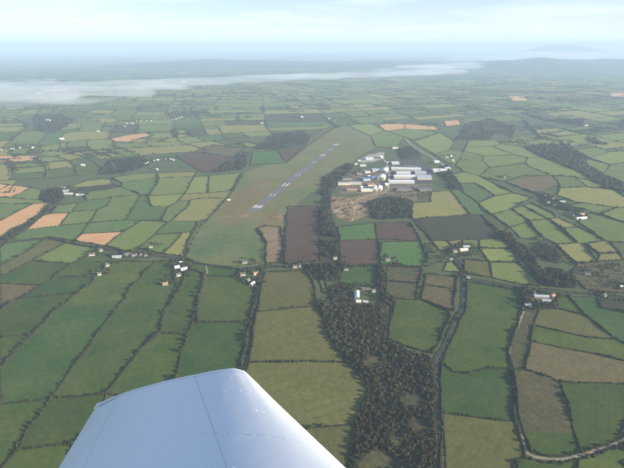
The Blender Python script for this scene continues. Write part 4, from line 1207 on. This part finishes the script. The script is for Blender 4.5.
SHEDS = [
 ("long low cream shed at the left of the works", 344, 184.5, 52, 14, 7, 9, 2, 'cream_wall', 'grey_roof'),
 ("second long low cream shed left of the works", 355.5, 184, 50, 14, 7, 9, -4, 'cream_wall', 'grey_roof'),
 ("low orange roofed building in front of the cream sheds", 352, 190.5, 42, 16, 5, 8, -4, 'stone_wall', 'tile'),
 ("wide cream building with a flat front beside the yellow gables", 366.5, 191, 46, 16, 7, 9, 3, 'cream_wall', 'white_roof'),
 ("left yellow gable ended shed", 374.5, 190, 46, 17, 8, 13, 78, 'yellow_wall', 'white_roof'),
 ("right yellow gable ended shed", 379, 189.5, 46, 17, 8, 13, 78, 'yellow_wall', 'white_roof'),
 ("blue roofed workshop left of the white slanting shed", 366, 180, 34, 20, 7, 9.5, 12, 'grey_wall', 'blue_roof'),
 ("blue roofed workshop touching the white slanting shed", 374, 178.5, 26, 22, 8, 10.5, 12, 'grey_wall', 'blue_roof'),
 ("small blue and white hut among the western buildings", 368.5, 177, 14, 10, 5, 7, 50, 'white_wall', 'white_roof'),
 ("tall white slanting shed with a yellow front", 381.5, 179, 56, 20, 12, 16, 74, 'yellow_wall', 'white_roof'),
 ("white slanting shed behind the yellow fronted one", 384.5, 171.5, 60, 18, 10, 14, 72, 'white_wall', 'white_roof'),
 ("flat white block left of the slanting sheds", 375.5, 171, 34, 24, 8, 9.5, 6, 'white_wall', 'grey_roof'),
 ("frontmost long white shed of the right hand group", 401, 183, 108, 22, 9, 12, 1, 'grey_wall', 'white_roof'),
 ("longest white shed, second from the front on the right", 405, 178, 100, 22, 10, 13.5, -1, 'white_wall', 'white_roof'),
 ("grey shed continuing the longest white shed to the right", 423.5, 178.5, 62, 34, 10, 14, -2, 'white_wall', 'grey_roof'),
 ("shorter white shed in the middle of the right hand group", 403, 174, 64, 18, 8, 11, 0, 'grey_wall', 'white_roof'),
 ("long white shed at the back of the right hand group", 403, 170, 110, 22, 9, 12.5, -6, 'white_wall', 'white_roof'),
 ("pale flat shed behind all the long white sheds", 395, 164, 36, 24, 8, 10, 2, 'grey_wall', 'white_roof'),
 ("white depot standing alone right of the sheds", 439, 171.5, 62, 24, 9, 12, 2, 'white_wall', 'white_roof'),
 ("small pale store at the right end of the white depot", 447, 169.5, 22, 18, 8, 10.5, 20, 'cream_wall', 'white_roof'),
 ("small white building by the concrete road bend", 436, 162.5, 26, 18, 7, 9.5, 10, 'white_wall', 'white_roof'),
 ("white terminal building beside the apron", 362.5, 166, 30, 14, 6, 8, 12, 'white_wall', 'grey_roof'),
 ("small cream tower block left of the terminal", 356, 165, 14, 12, 9, 10, 0, 'cream_wall', 'grey_roof'),
 ("small hut above the terminal", 358.5, 161, 13, 9, 5, 7, 30, 'cream_wall', 'tile'),
 ("low white hangar on the far side of the apron", 369, 159.5, 40, 18, 7, 9.5, 8, 'grey_wall', 'white_roof'),
 ("cream shed behind the apron", 380, 158, 22, 16, 8, 10, 60, 'cream_wall', 'white_roof'),
 ("far pale building behind the dark tree clump", 395, 148.5, 34, 16, 7, 9, 5, 'cream_wall', 'grey_roof'),
 ("brown roofed workshop in front of the slanting sheds", 371, 185.5, 30, 18, 6, 8, 8, 'cream_wall', 'tile'),
 ("long brown store behind the low cream sheds", 347, 179.5, 40, 16, 6, 8, 3, 'stone_wall', 'slate'),
 ("pale store between the blue roofed workshops and the terminal", 367, 172.5, 26, 16, 6, 8, 14, 'cream_wall', 'grey_roof'),
 ("dark store left of the flat white block", 359, 174, 24, 18, 6, 8, 4, 'stone_wall', 'slate'),
 ("grey store tucked behind the longest white shed", 420, 173.5, 50, 22, 8, 10.5, -2, 'grey_wall', 'grey_roof'),
 ("white store at the back right of the long sheds", 417, 170, 34, 20, 8, 10.5, -6, 'white_wall', 'white_roof'),
 ("dark low warehouse in the brown yard", 424, 190, 50, 26, 6, 8, 0, 'stone_wall', 'slate'),
 ("brown low warehouse in front of the frontmost white shed", 404, 189.5, 60, 18, 5, 6.5, -2, 'stone_wall', 'slate'),
 ("small white office between the yellow gables and the frontmost white shed", 386, 185, 16, 12, 6, 8, 20, 'white_wall', 'white_roof'),
 ("cream office left of the pale flat shed", 386.5, 163.5, 18, 12, 6, 8, 60, 'cream_wall', 'grey_roof'),
 ("little white hut beside the wide cream building", 361, 187.5, 12, 8, 4, 5.5, 40, 'white_wall', 'white_roof'),
]
for (lb, u, v, L, W, he, hr, ang, wl_, rf) in SHEDS:
    house(lb, u, v, L * 1.04, W * 1.55, he * 1.1, hr * 1.1, ang, wl_, rf, group='sheds of the works beside the runway', **B)
H = dict(cat='house', name='house'); BN = dict(cat='barn', name='barn')
house("lone white hut beside the airfield hedge", 229, 200.5, 13, 6, 3.6, 5.2, 8, 'white_wall', 'white_roof', 'hut', 'hut')
HOUSES = [
 # farm left of the wing tip field
 ("white farm building behind the winding tree line", 177, 268, 14, 8, 4.5, 7, 35, 'white_wall', 'white_roof', BN),
 ("biggest white barn of the farm above the wing tip", 184, 270, 18, 9, 5, 8, 30, 'white_wall', 'grey_roof', BN),
 ("white farmhouse below the biggest white barn", 178.5, 276, 11, 7, 5, 7.6, 30, 'white_wall', 'slate', H),
 ("small white store at the road corner of the farm", 181, 263, 8, 5, 3, 5, 25, 'white_wall', 'white_roof', BN),
 ("orange roofed farmhouse beside dark trees", 165.5, 285, 13, 7, 4.6, 7.4, 15, 'stone_wall', 'tile', H),
 # hamlet at the lane junction
 ("white and grey house at the lane junction by the airfield", 245, 263, 13, 7, 4.8, 7.4, 5, 'white_wall', 'slate', H),
 ("grey roofed house left of the orange roofed one", 243, 275.5, 13, 7, 4.8, 7.4, 12, 'white_wall', 'slate', H),
 ("orange roofed house at the lane junction", 256, 274.5, 13, 8, 4.8, 7.6, 20, 'cream_wall', 'tile', H),
 ("white gabled barn below the lane junction", 252.5, 285, 15, 9, 5, 8, 62, 'white_wall', 'white_roof', BN),
 ("dark slate cottage beside the white gabled barn", 248, 281, 11, 7, 4.4, 7, 60, 'stone_wall', 'slate', H),
 ("left one of two cottages below the big ploughed field", 295, 267.5, 11, 7, 4.6, 7.2, 8, 'white_wall', 'slate', H),
 ("right one of two cottages below the big ploughed field", 300, 267, 9, 7, 4.6, 7.2, 80, 'cream_wall', 'slate', H),
 # centre farms
 ("long pale roofed barn in the scrub wood", 357, 296, 34, 11, 5, 8, 84, 'stone_wall', 'white_roof', BN),
 ("low white shed beside the long pale roofed barn", 365.5, 302.5, 12, 6, 3.2, 4.8, -14, 'white_wall', 'white_roof', BN),
 ("small cream shed at the foot of the pale roofed barn", 358.5, 302, 12, 7, 3.6, 5.4, 0, 'cream_wall', 'white_roof', BN),
 ("white house right of the long pale roofed barn", 373.5, 292, 9, 7, 4.6, 7.2, 20, 'white_wall', 'slate', H),
 ("grey byre beside the long pale roofed barn", 366, 289.5, 20, 7, 3.6, 5.6, -6, 'stone_wall', 'slate', BN),
 ("white bungalow among trees below the dark ploughed square", 346, 270, 13, 7, 3.2, 5.6, 5, 'white_wall', 'slate', H),
 ("brown walled house at the corner of the bright green field", 387.5, 260.5, 14, 10, 4.8, 7.6, 15, 'stone_wall', 'slate', H),
 ("cottage on the edge of the tree belt", 335, 259, 10, 7, 4.4, 7, 20, 'cream_wall', 'slate', H),
 # hilltop farm
 ("white farmhouse of the hilltop farm", 455, 252, 11, 7, 4.8, 7.4, 10, 'white_wall', 'slate', H),
 ("long pale barn of the hilltop farm", 463.5, 250.5, 24, 10, 4.6, 7.2, 8, 'cream_wall', 'white_roof', BN),
 ("grey barn behind the hilltop farm", 466, 247.5, 20, 9, 4.4, 7, 5, 'stone_wall', 'grey_roof', BN),
 ("small white cottage below the hilltop farm", 451, 260, 9, 6, 4.2, 6.6, 15, 'white_wall', 'slate', H),
 ("cream house at the crossroads", 468, 278, 9, 6, 4.4, 6.8, 0, 'cream_wall', 'slate', H),
 # cottages along the left lane
 ("white cottage farthest left on the lane", 92, 255.5, 15, 7, 4.4, 7, 20, 'white_wall', 'slate', H),
 ("white cottage just above the farthest left one", 101, 251, 10, 7, 4.4, 7, 25, 'white_wall', 'slate', H),
 ("upper white house standing in the hedge", 107.5, 266, 9, 7, 4.6, 7.2, 30, 'white_wall', 'slate', H),
 ("lower white house standing in the hedge", 99.5, 275, 9, 7, 4.6, 7.2, 30, 'white_wall', 'slate', H),
 ("long blue grey roofed shed on the left lane", 117, 257.5, 24, 10, 4.2, 6.4, 8, 'grey_wall', 'grey_roof', BN),
 ("dark roofed barn in the farm row on the left lane", 128, 255, 16, 9, 4.4, 7, 10, 'stone_wall', 'slate', BN),
 ("first white house of the farm row on the left lane", 134.5, 256, 13, 7, 4.6, 7.2, 5, 'white_wall', 'slate', H),
 ("second white house of the farm row on the left lane", 141, 256, 7, 7, 4.8, 7.4, 80, 'white_wall', 'slate', H),
 ("last white house of the farm row on the left lane", 145.5, 257, 9, 7, 4.6, 7.2, 70, 'white_wall', 'slate', H),
 ("white cottage behind the farm row", 151, 247.5, 10, 6, 4.4, 7, 15, 'white_wall', 'slate', H),
 # dark farm on the right
 ("long slate barn across the dark farm on the right", 541, 297.5, 34, 9, 4.4, 7, -4, 'stone_wall', 'grey_roof', BN),
 ("white farmhouse at the left of the dark farm", 534, 294.5, 12, 7, 4.8, 7.4, 80, 'white_wall', 'slate', H),
 ("orange roofed barn at the right of the dark farm", 552.5, 297, 13, 9, 4.4, 7, 40, 'stone_wall', 'tile', BN),
 ("grey shed at the near edge of the dark farm", 528, 306, 15, 9, 4, 6, 0, 'grey_wall', 'grey_roof', BN),
 ("middle grey byre of the dark farm", 546, 301.5, 20, 7, 3.6, 5.6, -6, 'stone_wall', 'grey_roof', BN),
 ("white house in the scrubby slope on the right", 587.5, 275, 13, 7, 4.8, 7.4, -10, 'white_wall', 'slate', H),
 ("white house on the right hand lane", 604, 296.5, 8, 8, 5, 7.8, 40, 'white_wall', 'slate', H),
 ("small white store near the right edge above the lane", 621, 287, 7, 5, 3, 4.6, 10, 'white_wall', 'white_roof', BN),
 # hamlet on the right
 ("brightest white house of the right hand hamlet", 548, 203.5, 14, 8, 5, 7.8, 20, 'white_wall', 'slate', H),
 ("lower white house of the right hand hamlet", 555, 206, 13, 8, 5, 7.8, -10, 'white_wall', 'slate', H),
 ("upper left house of the right hand hamlet", 545, 197, 12, 8, 5, 7.6, 40, 'cream_wall', 'slate', H),
 ("upper right house of the right hand hamlet", 553.5, 199.5, 12, 8, 5, 7.6, 15, 'cream_wall', 'slate', H),
 ("grey barn of the right hand hamlet", 562, 202.5, 22, 10, 5, 7.6, 5, 'stone_wall', 'grey_roof', BN),
 ("white gable ended house left of the long white barn", 573, 217, 13, 9, 6, 9, 65, 'white_wall', 'slate', H),
 ("long white barn on the right hand slope", 581, 219, 42, 11, 5, 7.5, 14, 'white_wall', 'white_roof', BN),
 ("pink roofed house behind the long white barn", 582, 215, 15, 9, 5, 8, 10, 'cream_wall', 'tile', H),
 ("lone white house in the light field right of the works", 504, 178, 9, 8, 5, 7.8, 50, 'white_wall', 'slate', H),
 # copse farm on the left
 ("white house at the top of the copse farm", 63.5, 188.5, 14, 8, 5, 7.8, 10, 'white_wall', 'slate', H),
 ("long white barn of the copse farm", 68.5, 194.5, 34, 10, 5, 7.6, -5, 'white_wall', 'white_roof', BN),
 ("left small white barn right of the copse farm", 78, 195.5, 14, 9, 5, 7.4, 0, 'white_wall', 'white_roof', BN),
 ("right small white barn right of the copse farm", 82.5, 195.5, 13, 9, 5, 7.4, 0, 'white_wall', 'grey_roof', BN),
 ("grey shed of the copse farm", 66, 191.5, 24, 10, 5, 7.2, 4, 'grey_wall', 'grey_roof', BN),
]
for lb, u, v, L, W, he, hr, a, wl_, rf, kw in HOUSES:
    house(lb, u, v, L, W, he, hr, a, wl_, rf, group='farm buildings and houses', **kw)
FARH = [("white house of the village in front of the dark wood", [(154,161),(158,160.5),(162,160),(166,159.5),(171,160),(173,160.5),(145,164),(147,163),(157,170)]),
        ("white house of the far village above the orange field", [(125,126.5),(130,123.5),(137,121.5),(140,121),(146,121),(151,121),(133,124),(127,124)]),
        ("pale house of the far terrace right of the village", [(173,120),(176,119.5),(179,118.5),(182,117.5)]),
        ("white house in the hazy hamlet on the far left edge", [(1,150),(11,149.5),(13,149.3),(20,148.5),(26,147),(28,146.6),(33,148)]),
        ("white house beside the runway's far horizon", [(343,114),(329,119),(335,121.5)]),
        ("white farm building beyond the concrete road", [(451,156.5),(453,161),(447,158)])]
for lb, pts in FARH:
    for k, (u, v) in enumerate(pts):
        house(lb, u, v, rs.uniform(10, 14), 8, 5, 7.8, rs.uniform(-30, 30), 'white_wall', rs.choice(['slate', 'slate', 'white_roof']), detail=False, group=lb)
for lb, u, v, L in (("lone white farm in the haze at the far left", 48, 121, 36), ("small white farm left of the far orange field", 62, 139.5, 26), ("white house above the village wood", 83, 166, 18),
                    ("white house below the hazy ridge on the left", 98, 132, 20), ("lone white house beyond the gorse", 302, 117.5, 22), ("pale farm beyond the runway", 262, 124, 22),
                    ("white farm in the belt of trees on the far right", 586, 126.5, 24), ("white block far off below the long ridge", 184, 82.5, 90), ("white shed far off beyond the estuary mist", 241, 80.5, 80),
                    ("pale works building far off left of the ridge", 38, 94, 70)):
    house(lb, u, v, L, L * .4, 6 + L * .08, 8 + L * .12, rs.uniform(-15, 15), 'white_wall', 'white_roof', detail=False, group='far white buildings')

# garden and yard trees around the houses, and scrub between the sheds: too many small ones to tell apart
garden = []
for lb, u, v, L, W, he, hr, a, wl_, rf, kw in HOUSES:
    x, y = g(u, v)
    for k in range(rs.randint(9, 17)):
        t = rs.uniform(0, 6.28); d = rs.uniform(.6 * L + 5, 34)
        garden.append((x + d * math.cos(t), y + abs(d * math.sin(t)) + (4 if rs.random() < .8 else -14), rs.uniform(4, 8.5)))
for lb, pts in FARH:
    for u, v in pts:
        x, y = g(u, v)
        for k in range(7): garden.append((x + rs.uniform(-70, 70), y + rs.uniform(6, 60), rs.uniform(6, 10)))
for pts, n, sd in (([(538,195),(548,194),(566,204),(582,212),(572,212),(545,206)], 300, 10), ([(448,246),(470,244),(484,250),(482,255),(458,258),(450,255)], 70, 8), ([(62,188),(84,191),(80,193),(60,191)], 30, 8),
                   ([(336,177),(352,171),(364,168),(360,176),(345,181)], 60, 8), ([(332,197),(350,199),(366,205),(367,214),(350,221),(336,217)], 60, 8), ([(384,190),(416,187),(430,188),(430,199),(396,196)], 60, 8),
                   ([(126,250),(150,252),(150,260),(126,258)], 40, 6), ([(236,260),(262,262),(260,288),(240,280)], 40, 6), ([(577,262),(624,264),(624,288),(590,288)], 70, 8), ([(543,240),(575,262),(600,262),(575,266),(548,262)], 60, 8),
                   ([(340,262),(352,264),(380,264),(386,268),(350,268)], 40, 6), ([(160,262),(190,260),(186,276),(162,290)], 30, 6), ([(428,243),(445,245),(446,262),(428,268)], 45, 7)):
    P = [g(u, v) for u, v in pts]; x0, x1 = min(p[0] for p in P), max(p[0] for p in P); y0, y1 = min(p[1] for p in P), max(p[1] for p in P); k = 0
    while k < n:
        x, y = rs.uniform(x0, x1), rs.uniform(y0, y1)
        if in_poly(x, y, P): garden.append((x, y, rs.uniform(3.5, sd))); k += 1
clear_of = [(g(q[1], q[2]), max(q[3], q[4]) * .55 + 3) for q in HOUSES] + [(g(q[1], q[2]), max(q[3], q[4]) * .5 + 3) for q in SHEDS]
garden = [t for t in garden if all(math.hypot(t[0] - c[0], t[1] - c[1]) > r for c, r in clear_of)]
tree_mass('garden_trees', 'dark garden trees and scrub around the houses and sheds', garden, M['leaf'], TMPL, 4242)

# ------------------------------------------------------------------ lorries behind the long sheds
def cyl_x(cx, cy, cz, r, w, n=10):
    V = []; 
    for sx in (-1, 1):
        for k in range(n): V.append((cx + r * math.cos(2 * math.pi * k / n), cy + sx * w / 2, cz + r * math.sin(2 * math.pi * k / n)))
    Fc = [(k, (k + 1) % n, n + (k + 1) % n, n + k) for k in range(n)] + [tuple(range(n - 1, -1, -1)), tuple(range(n, 2 * n))]
    return V, Fc
lor = empty('parked_lorry', (0, 0, 0))
kids = [mesh_obj('box_body', *box_vf(-5.5, 3.2, -1.25, 1.25, 1.1, 4.0), M['lorry_white'], lor),
        mesh_obj('cab', [(3.5, -1.2, .7), (5.6, -1.2, .7), (5.6, 1.2, .7), (3.5, 1.2, .7), (3.5, -1.2, 3.2), (5.2, -1.2, 3.2), (5.2, 1.2, 3.2), (3.5, 1.2, 3.2)], [(0, 3, 2, 1), (4, 5, 6, 7), (0, 1, 5, 4), (1, 2, 6, 5), (2, 3, 7, 6), (3, 0, 4, 7)], M['lorry_white'], lor),
        mesh_obj('windscreen', [(5.48, -1.05, 1.9), (5.48, 1.05, 1.9), (5.29, 1.05, 2.9), (5.29, -1.05, 2.9)], [(0, 1, 2, 3)], M['glass'], lor),
        mesh_obj('chassis', *box_vf(-5.4, 5.2, -.5, .5, .6, .98), M['rubber'], lor)]
for wx in (-4.2, -2.9, 4.4):
    for sy in (-1, 1): kids.append(mesh_obj('wheel', *cyl_x(wx, sy * 1.0, .5, .5, .35), M['rubber'], lor))
KIDS[lor.name] = kids
lp = [(404.5, 166.3), (406.5, 166.1), (408.5, 166.2), (410.5, 166.4), (412.5, 166.6), (414.5, 166.9), (416.5, 167.2)]
lwords = ['leftmost', 'second from left', 'third from left', 'middle right', 'third from right', 'second from right', 'rightmost']
for k, (u, v) in enumerate(lp):
    x, y = g(u, v)
    o = lor if k == 0 else copy_thing(lor, (x, y, 0))
    o.location = (x, y, .55); o.rotation_euler = (0, 0, math.radians(80 + rs.uniform(-8, 8)))
    tag(o, lwords[k] + ' white lorry in the row behind the long white sheds', 'lorry', 'lorries behind the long sheds')

# ------------------------------------------------------------------ sheep
bm = bmesh.new()
def blob(c, s, sub=1):
    r = bmesh.ops.create_icosphere(bm, subdivisions=sub, radius=1)
    for q in r['verts']: q.co = Vector((c[0] + q.co.x * s[0], c[1] + q.co.y * s[1], c[2] + q.co.z * s[2]))
blob((0, 0, .68), (.62, .34, .34), 2); blob((.62, 0, .82), (.22, .13, .16)); blob((.80, 0, .74), (.14, .09, .10)); blob((-.62, 0, .62), (.07, .06, .16))
for lx in (-.38, .38):
    for ly in (-.16, .16): blob((lx, ly, .26), (.07, .07, .28))
me_s = bpy.data.meshes.new('sheep'); bm.to_mesh(me_s); bm.free(); me_s.materials.append(M['lamb'])
def flock(poly, n, label, group, seed):
    r = random.Random(seed); P = [g(u, v) for u, v in poly]
    x0, x1 = min(p[0] for p in P), max(p[0] for p in P); y0, y1 = min(p[1] for p in P), max(p[1] for p in P)
    k = 0
    while k < n:
        x, y = r.uniform(x0, x1), r.uniform(y0, y1)
        if not in_poly(x, y, P): continue
        o = link_mesh('sheep', me_s, None, (x, y, .45)); o.rotation_euler = (0, 0, r.uniform(0, 6.28)); s = r.uniform(.85, 1.1); o.scale = (s, s, s)
        tag(o, label, 'sheep', group); k += 1
flock([(255,314),(314,309),(324,335),(338,357),(254,358)], 34, 'pale sheep grazing in the middle sheep pasture', 'sheep in the middle pasture', 1)
flock([(256,366),(346,366),(362,388),(352,421),(312,424),(280,400)], 44, 'pale sheep grazing in the large pasture beside the scrub wood', 'sheep in the large pasture', 2)
flock([(318,432),(352,430),(346,464),(330,455)], 10, 'pale sheep grazing in the pasture behind the wing leading edge', 'sheep behind the wing', 3)
flock([(268,276),(304,274),(312,302),(262,309)], 18, 'pale sheep grazing in the upper sheep pasture', 'sheep in the upper pasture', 4)
flock([(568,325),(588,325),(588,333),(570,330)], 8, 'pale sheep in the olive field in front of the dark farm', 'sheep near the dark farm', 5)
flock([(592,370),(606,372),(604,378),(594,376)], 4, 'pale sheep at the edge of the large brown grass field', 'sheep in the brown field', 6)

# ------------------------------------------------------------------ the wing we sit beside
wn_ = Vector((-.42, .12, 1.0)).normalized()
d0 = ray(247, 370); P0 = d0 * (4.2)
def wp(u, v):
    d = ray(u, v); t = P0.dot(wn_) / d.dot(wn_); return d * t + Vector((0, 0, CAM_H))
tipP = [(97, 403), (112, 400.5), (128, 398.5), (160, 394), (200, 386), (222, 380), (238, 376), (247, 377), (256, 384)]
tip3 = [wp(*p) for p in tipP]
cl = [0.0]
for i in range(1, len(tip3)): cl.append(cl[-1] + (tip3[i] - tip3[i - 1]).length)
cl = [c / cl[-1] for c in cl]
def tip_at(c):
    for i in range(len(cl) - 1):
        if c <= cl[i + 1] + 1e-9:
            t = (c - cl[i]) / (cl[i + 1] - cl[i]); return tip3[i].lerp(tip3[i + 1], t)
    return tip3[-1]
te1, le1 = wp(57, 468), wp(345, 468)
def lower_at(c): return te1.lerp(le1, c)
def plan(c, s): a, b = tip_at(c), lower_at(c); return a + (b - a) * s
def naca(x, t=.115):
    x = max(0, min(1, x)); return 5 * t * (.2969 * math.sqrt(x) - .126 * x - .3516 * x * x + .2843 * x ** 3 - .1036 * x ** 4)
def surf(c, s, up=1, lift=0.0):
    p = plan(c, s); chord = (plan(1, s) - plan(0, s)).length
    tipf = math.sqrt(max(0.0, 1 - (1 - min(1, s / .10)) ** 2)) if s < .10 else 1.0
    h = naca(1 - c) * chord * tipf
    camber = .03 * chord * math.sin(math.pi * min(1, c ** .8)) * tipf
    return p + wn_ * ((h if up > 0 else -h * .75) + camber + lift)
def wing_piece(name, c0, c1, s0, s1, nc, ns, mat, parent, drop=0.0):
    V = []; Fc = []
    for up in (1, -1):
        for i in range(ns + 1):
            for k in range(nc + 1):
                c = c0 + (c1 - c0) * k / nc
                if c1 == 1: c = c0 + (c1 - c0) * (1 - (1 - k / nc) ** 2)
                si = i / ns
                s = s0 + (s1 - s0) * (si * si if s0 == 0 else si)
                V.append(tuple(surf(c, s, up, -drop * (c1 - c) / max(1e-6, c1 - c0)) - ORG))
    n = (nc + 1) * (ns + 1)
    for i in range(ns):
        for k in range(nc):
            a = i * (nc + 1) + k
            Fc.append((a, a + nc + 1, a + nc + 2, a + 1)); Fc.append((n + a, n + a + 1, n + a + nc + 2, n + a + nc + 1))
    for i in range(ns):
        for k in (0, nc):
            a = i * (nc + 1) + k; q = (a, n + a, n + a + nc + 1, a + nc + 1)
            Fc.append(q if k == nc else q[::-1])
    for k in range(nc):
        for i in (0, ns):
            a = i * (nc + 1) + k; q = (a, a + 1, n + a + 1, n + a); Fc.append(q if i == 0 else q[::-1])
    o = mesh_obj(name, V, Fc, mat, parent)
    me = o.data
    bm = bmesh.new(); bm.from_mesh(me); bmesh.ops.remove_doubles(bm, verts=bm.verts[:], dist=.0004)
    bmesh.ops.recalc_face_normals(bm, faces=bm.faces[:])
    for q in bm.faces: q.smooth = True
    for e in bm.edges:
        if len(e.link_faces) == 2 and e.calc_face_angle(0) > 1.0: e.smooth = False
    bm.to_mesh(me); bm.free()
    return o
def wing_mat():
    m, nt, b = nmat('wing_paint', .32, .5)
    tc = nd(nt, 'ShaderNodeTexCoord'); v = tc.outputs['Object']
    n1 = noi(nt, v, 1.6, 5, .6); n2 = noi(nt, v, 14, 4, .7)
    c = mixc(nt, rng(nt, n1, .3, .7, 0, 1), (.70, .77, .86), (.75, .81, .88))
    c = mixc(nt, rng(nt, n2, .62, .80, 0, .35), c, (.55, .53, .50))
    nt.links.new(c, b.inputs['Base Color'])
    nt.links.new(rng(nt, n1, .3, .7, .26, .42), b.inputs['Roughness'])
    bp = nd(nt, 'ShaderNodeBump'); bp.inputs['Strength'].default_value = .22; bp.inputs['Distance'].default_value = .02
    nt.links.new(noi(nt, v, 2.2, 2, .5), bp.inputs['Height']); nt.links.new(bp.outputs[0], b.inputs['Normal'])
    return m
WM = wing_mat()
M['seam'] = simple_mat('panel_gap', (.54, .61, .71), .7, .2, .2, 3)
M['chip'] = simple_mat('polished_rivet', (.86, .86, .86), .25, .6, .05, 3, metallic=.6)
ORG = plan(.5, 1.0)
wing = empty('aircraft_wing', ORG)
tag(wing, 'white painted light aircraft wing reaching in from below at lower left', 'wing')
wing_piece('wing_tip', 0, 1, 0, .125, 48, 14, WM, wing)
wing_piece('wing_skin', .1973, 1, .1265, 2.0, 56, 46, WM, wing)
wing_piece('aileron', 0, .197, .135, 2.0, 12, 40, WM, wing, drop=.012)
def strip(name, pts, w, mat, lift=.0015):
    V = []; Fc = []
    P = [surf(c, s, 1, lift) for c, s in pts]
    for i, p in enumerate(P):
        d = (P[min(len(P) - 1, i + 1)] - P[max(0, i - 1)]).normalized(); n = d.cross(wn_).normalized()
        V += [tuple(p + n * w / 2 - ORG), tuple(p - n * w / 2 - ORG)]
    for i in range(len(P) - 1): Fc.append((2 * i, 2 * i + 1, 2 * i + 3, 2 * i + 2))
    o = mesh_obj(name, V, Fc, mat, wing); return o
strip('spar_seam', [(.66 + .075 * k / 40, .03 + 1.9 * k / 40) for k in range(41)], .0035, M['seam'])
strip('tip_seam', [(.205 + .78 * k / 30, .1258) for k in range(31)], .003, M['seam'])
strip('aileron_gap', [(.004 + .197 * k / 10, .130) for k in range(11)], .016, M['seam'], .002)
strip('hinge_gap', [(.2008, .13 + 1.86 * k / 40) for k in range(41)], .0016, M['seam'], .001)
bm = bmesh.new(); bmesh.ops.create_icosphere(bm, subdivisions=1, radius=1)
for q in bm.verts: q.co.z *= .4
me_r = bpy.data.meshes.new('rivet'); bm.to_mesh(me_r); bm.free(); me_r.materials.append(M['chip'])
for s in (.22, .42, .66, .92, 1.22):
    for k in range(34):
        c = .70 - .05 * s + (.97 - .70) * k / 34
        if random.random() < .35: continue
        o = link_mesh('rivet', me_r, wing); o.location = surf(c, s + .012 * k / 34, 1, .0005) - ORG
        if k == 12 and s < 1.1: strip('rib_seam', [(.62 - .05 * s + .36 * q / 16, s + .004 * q / 16) for q in range(17)], .001, M['seam'], .0008)
        r = random.choice((.0016, .002, .0025, .0045)); o.scale = (r * random.uniform(.8, 2.2), r, r)
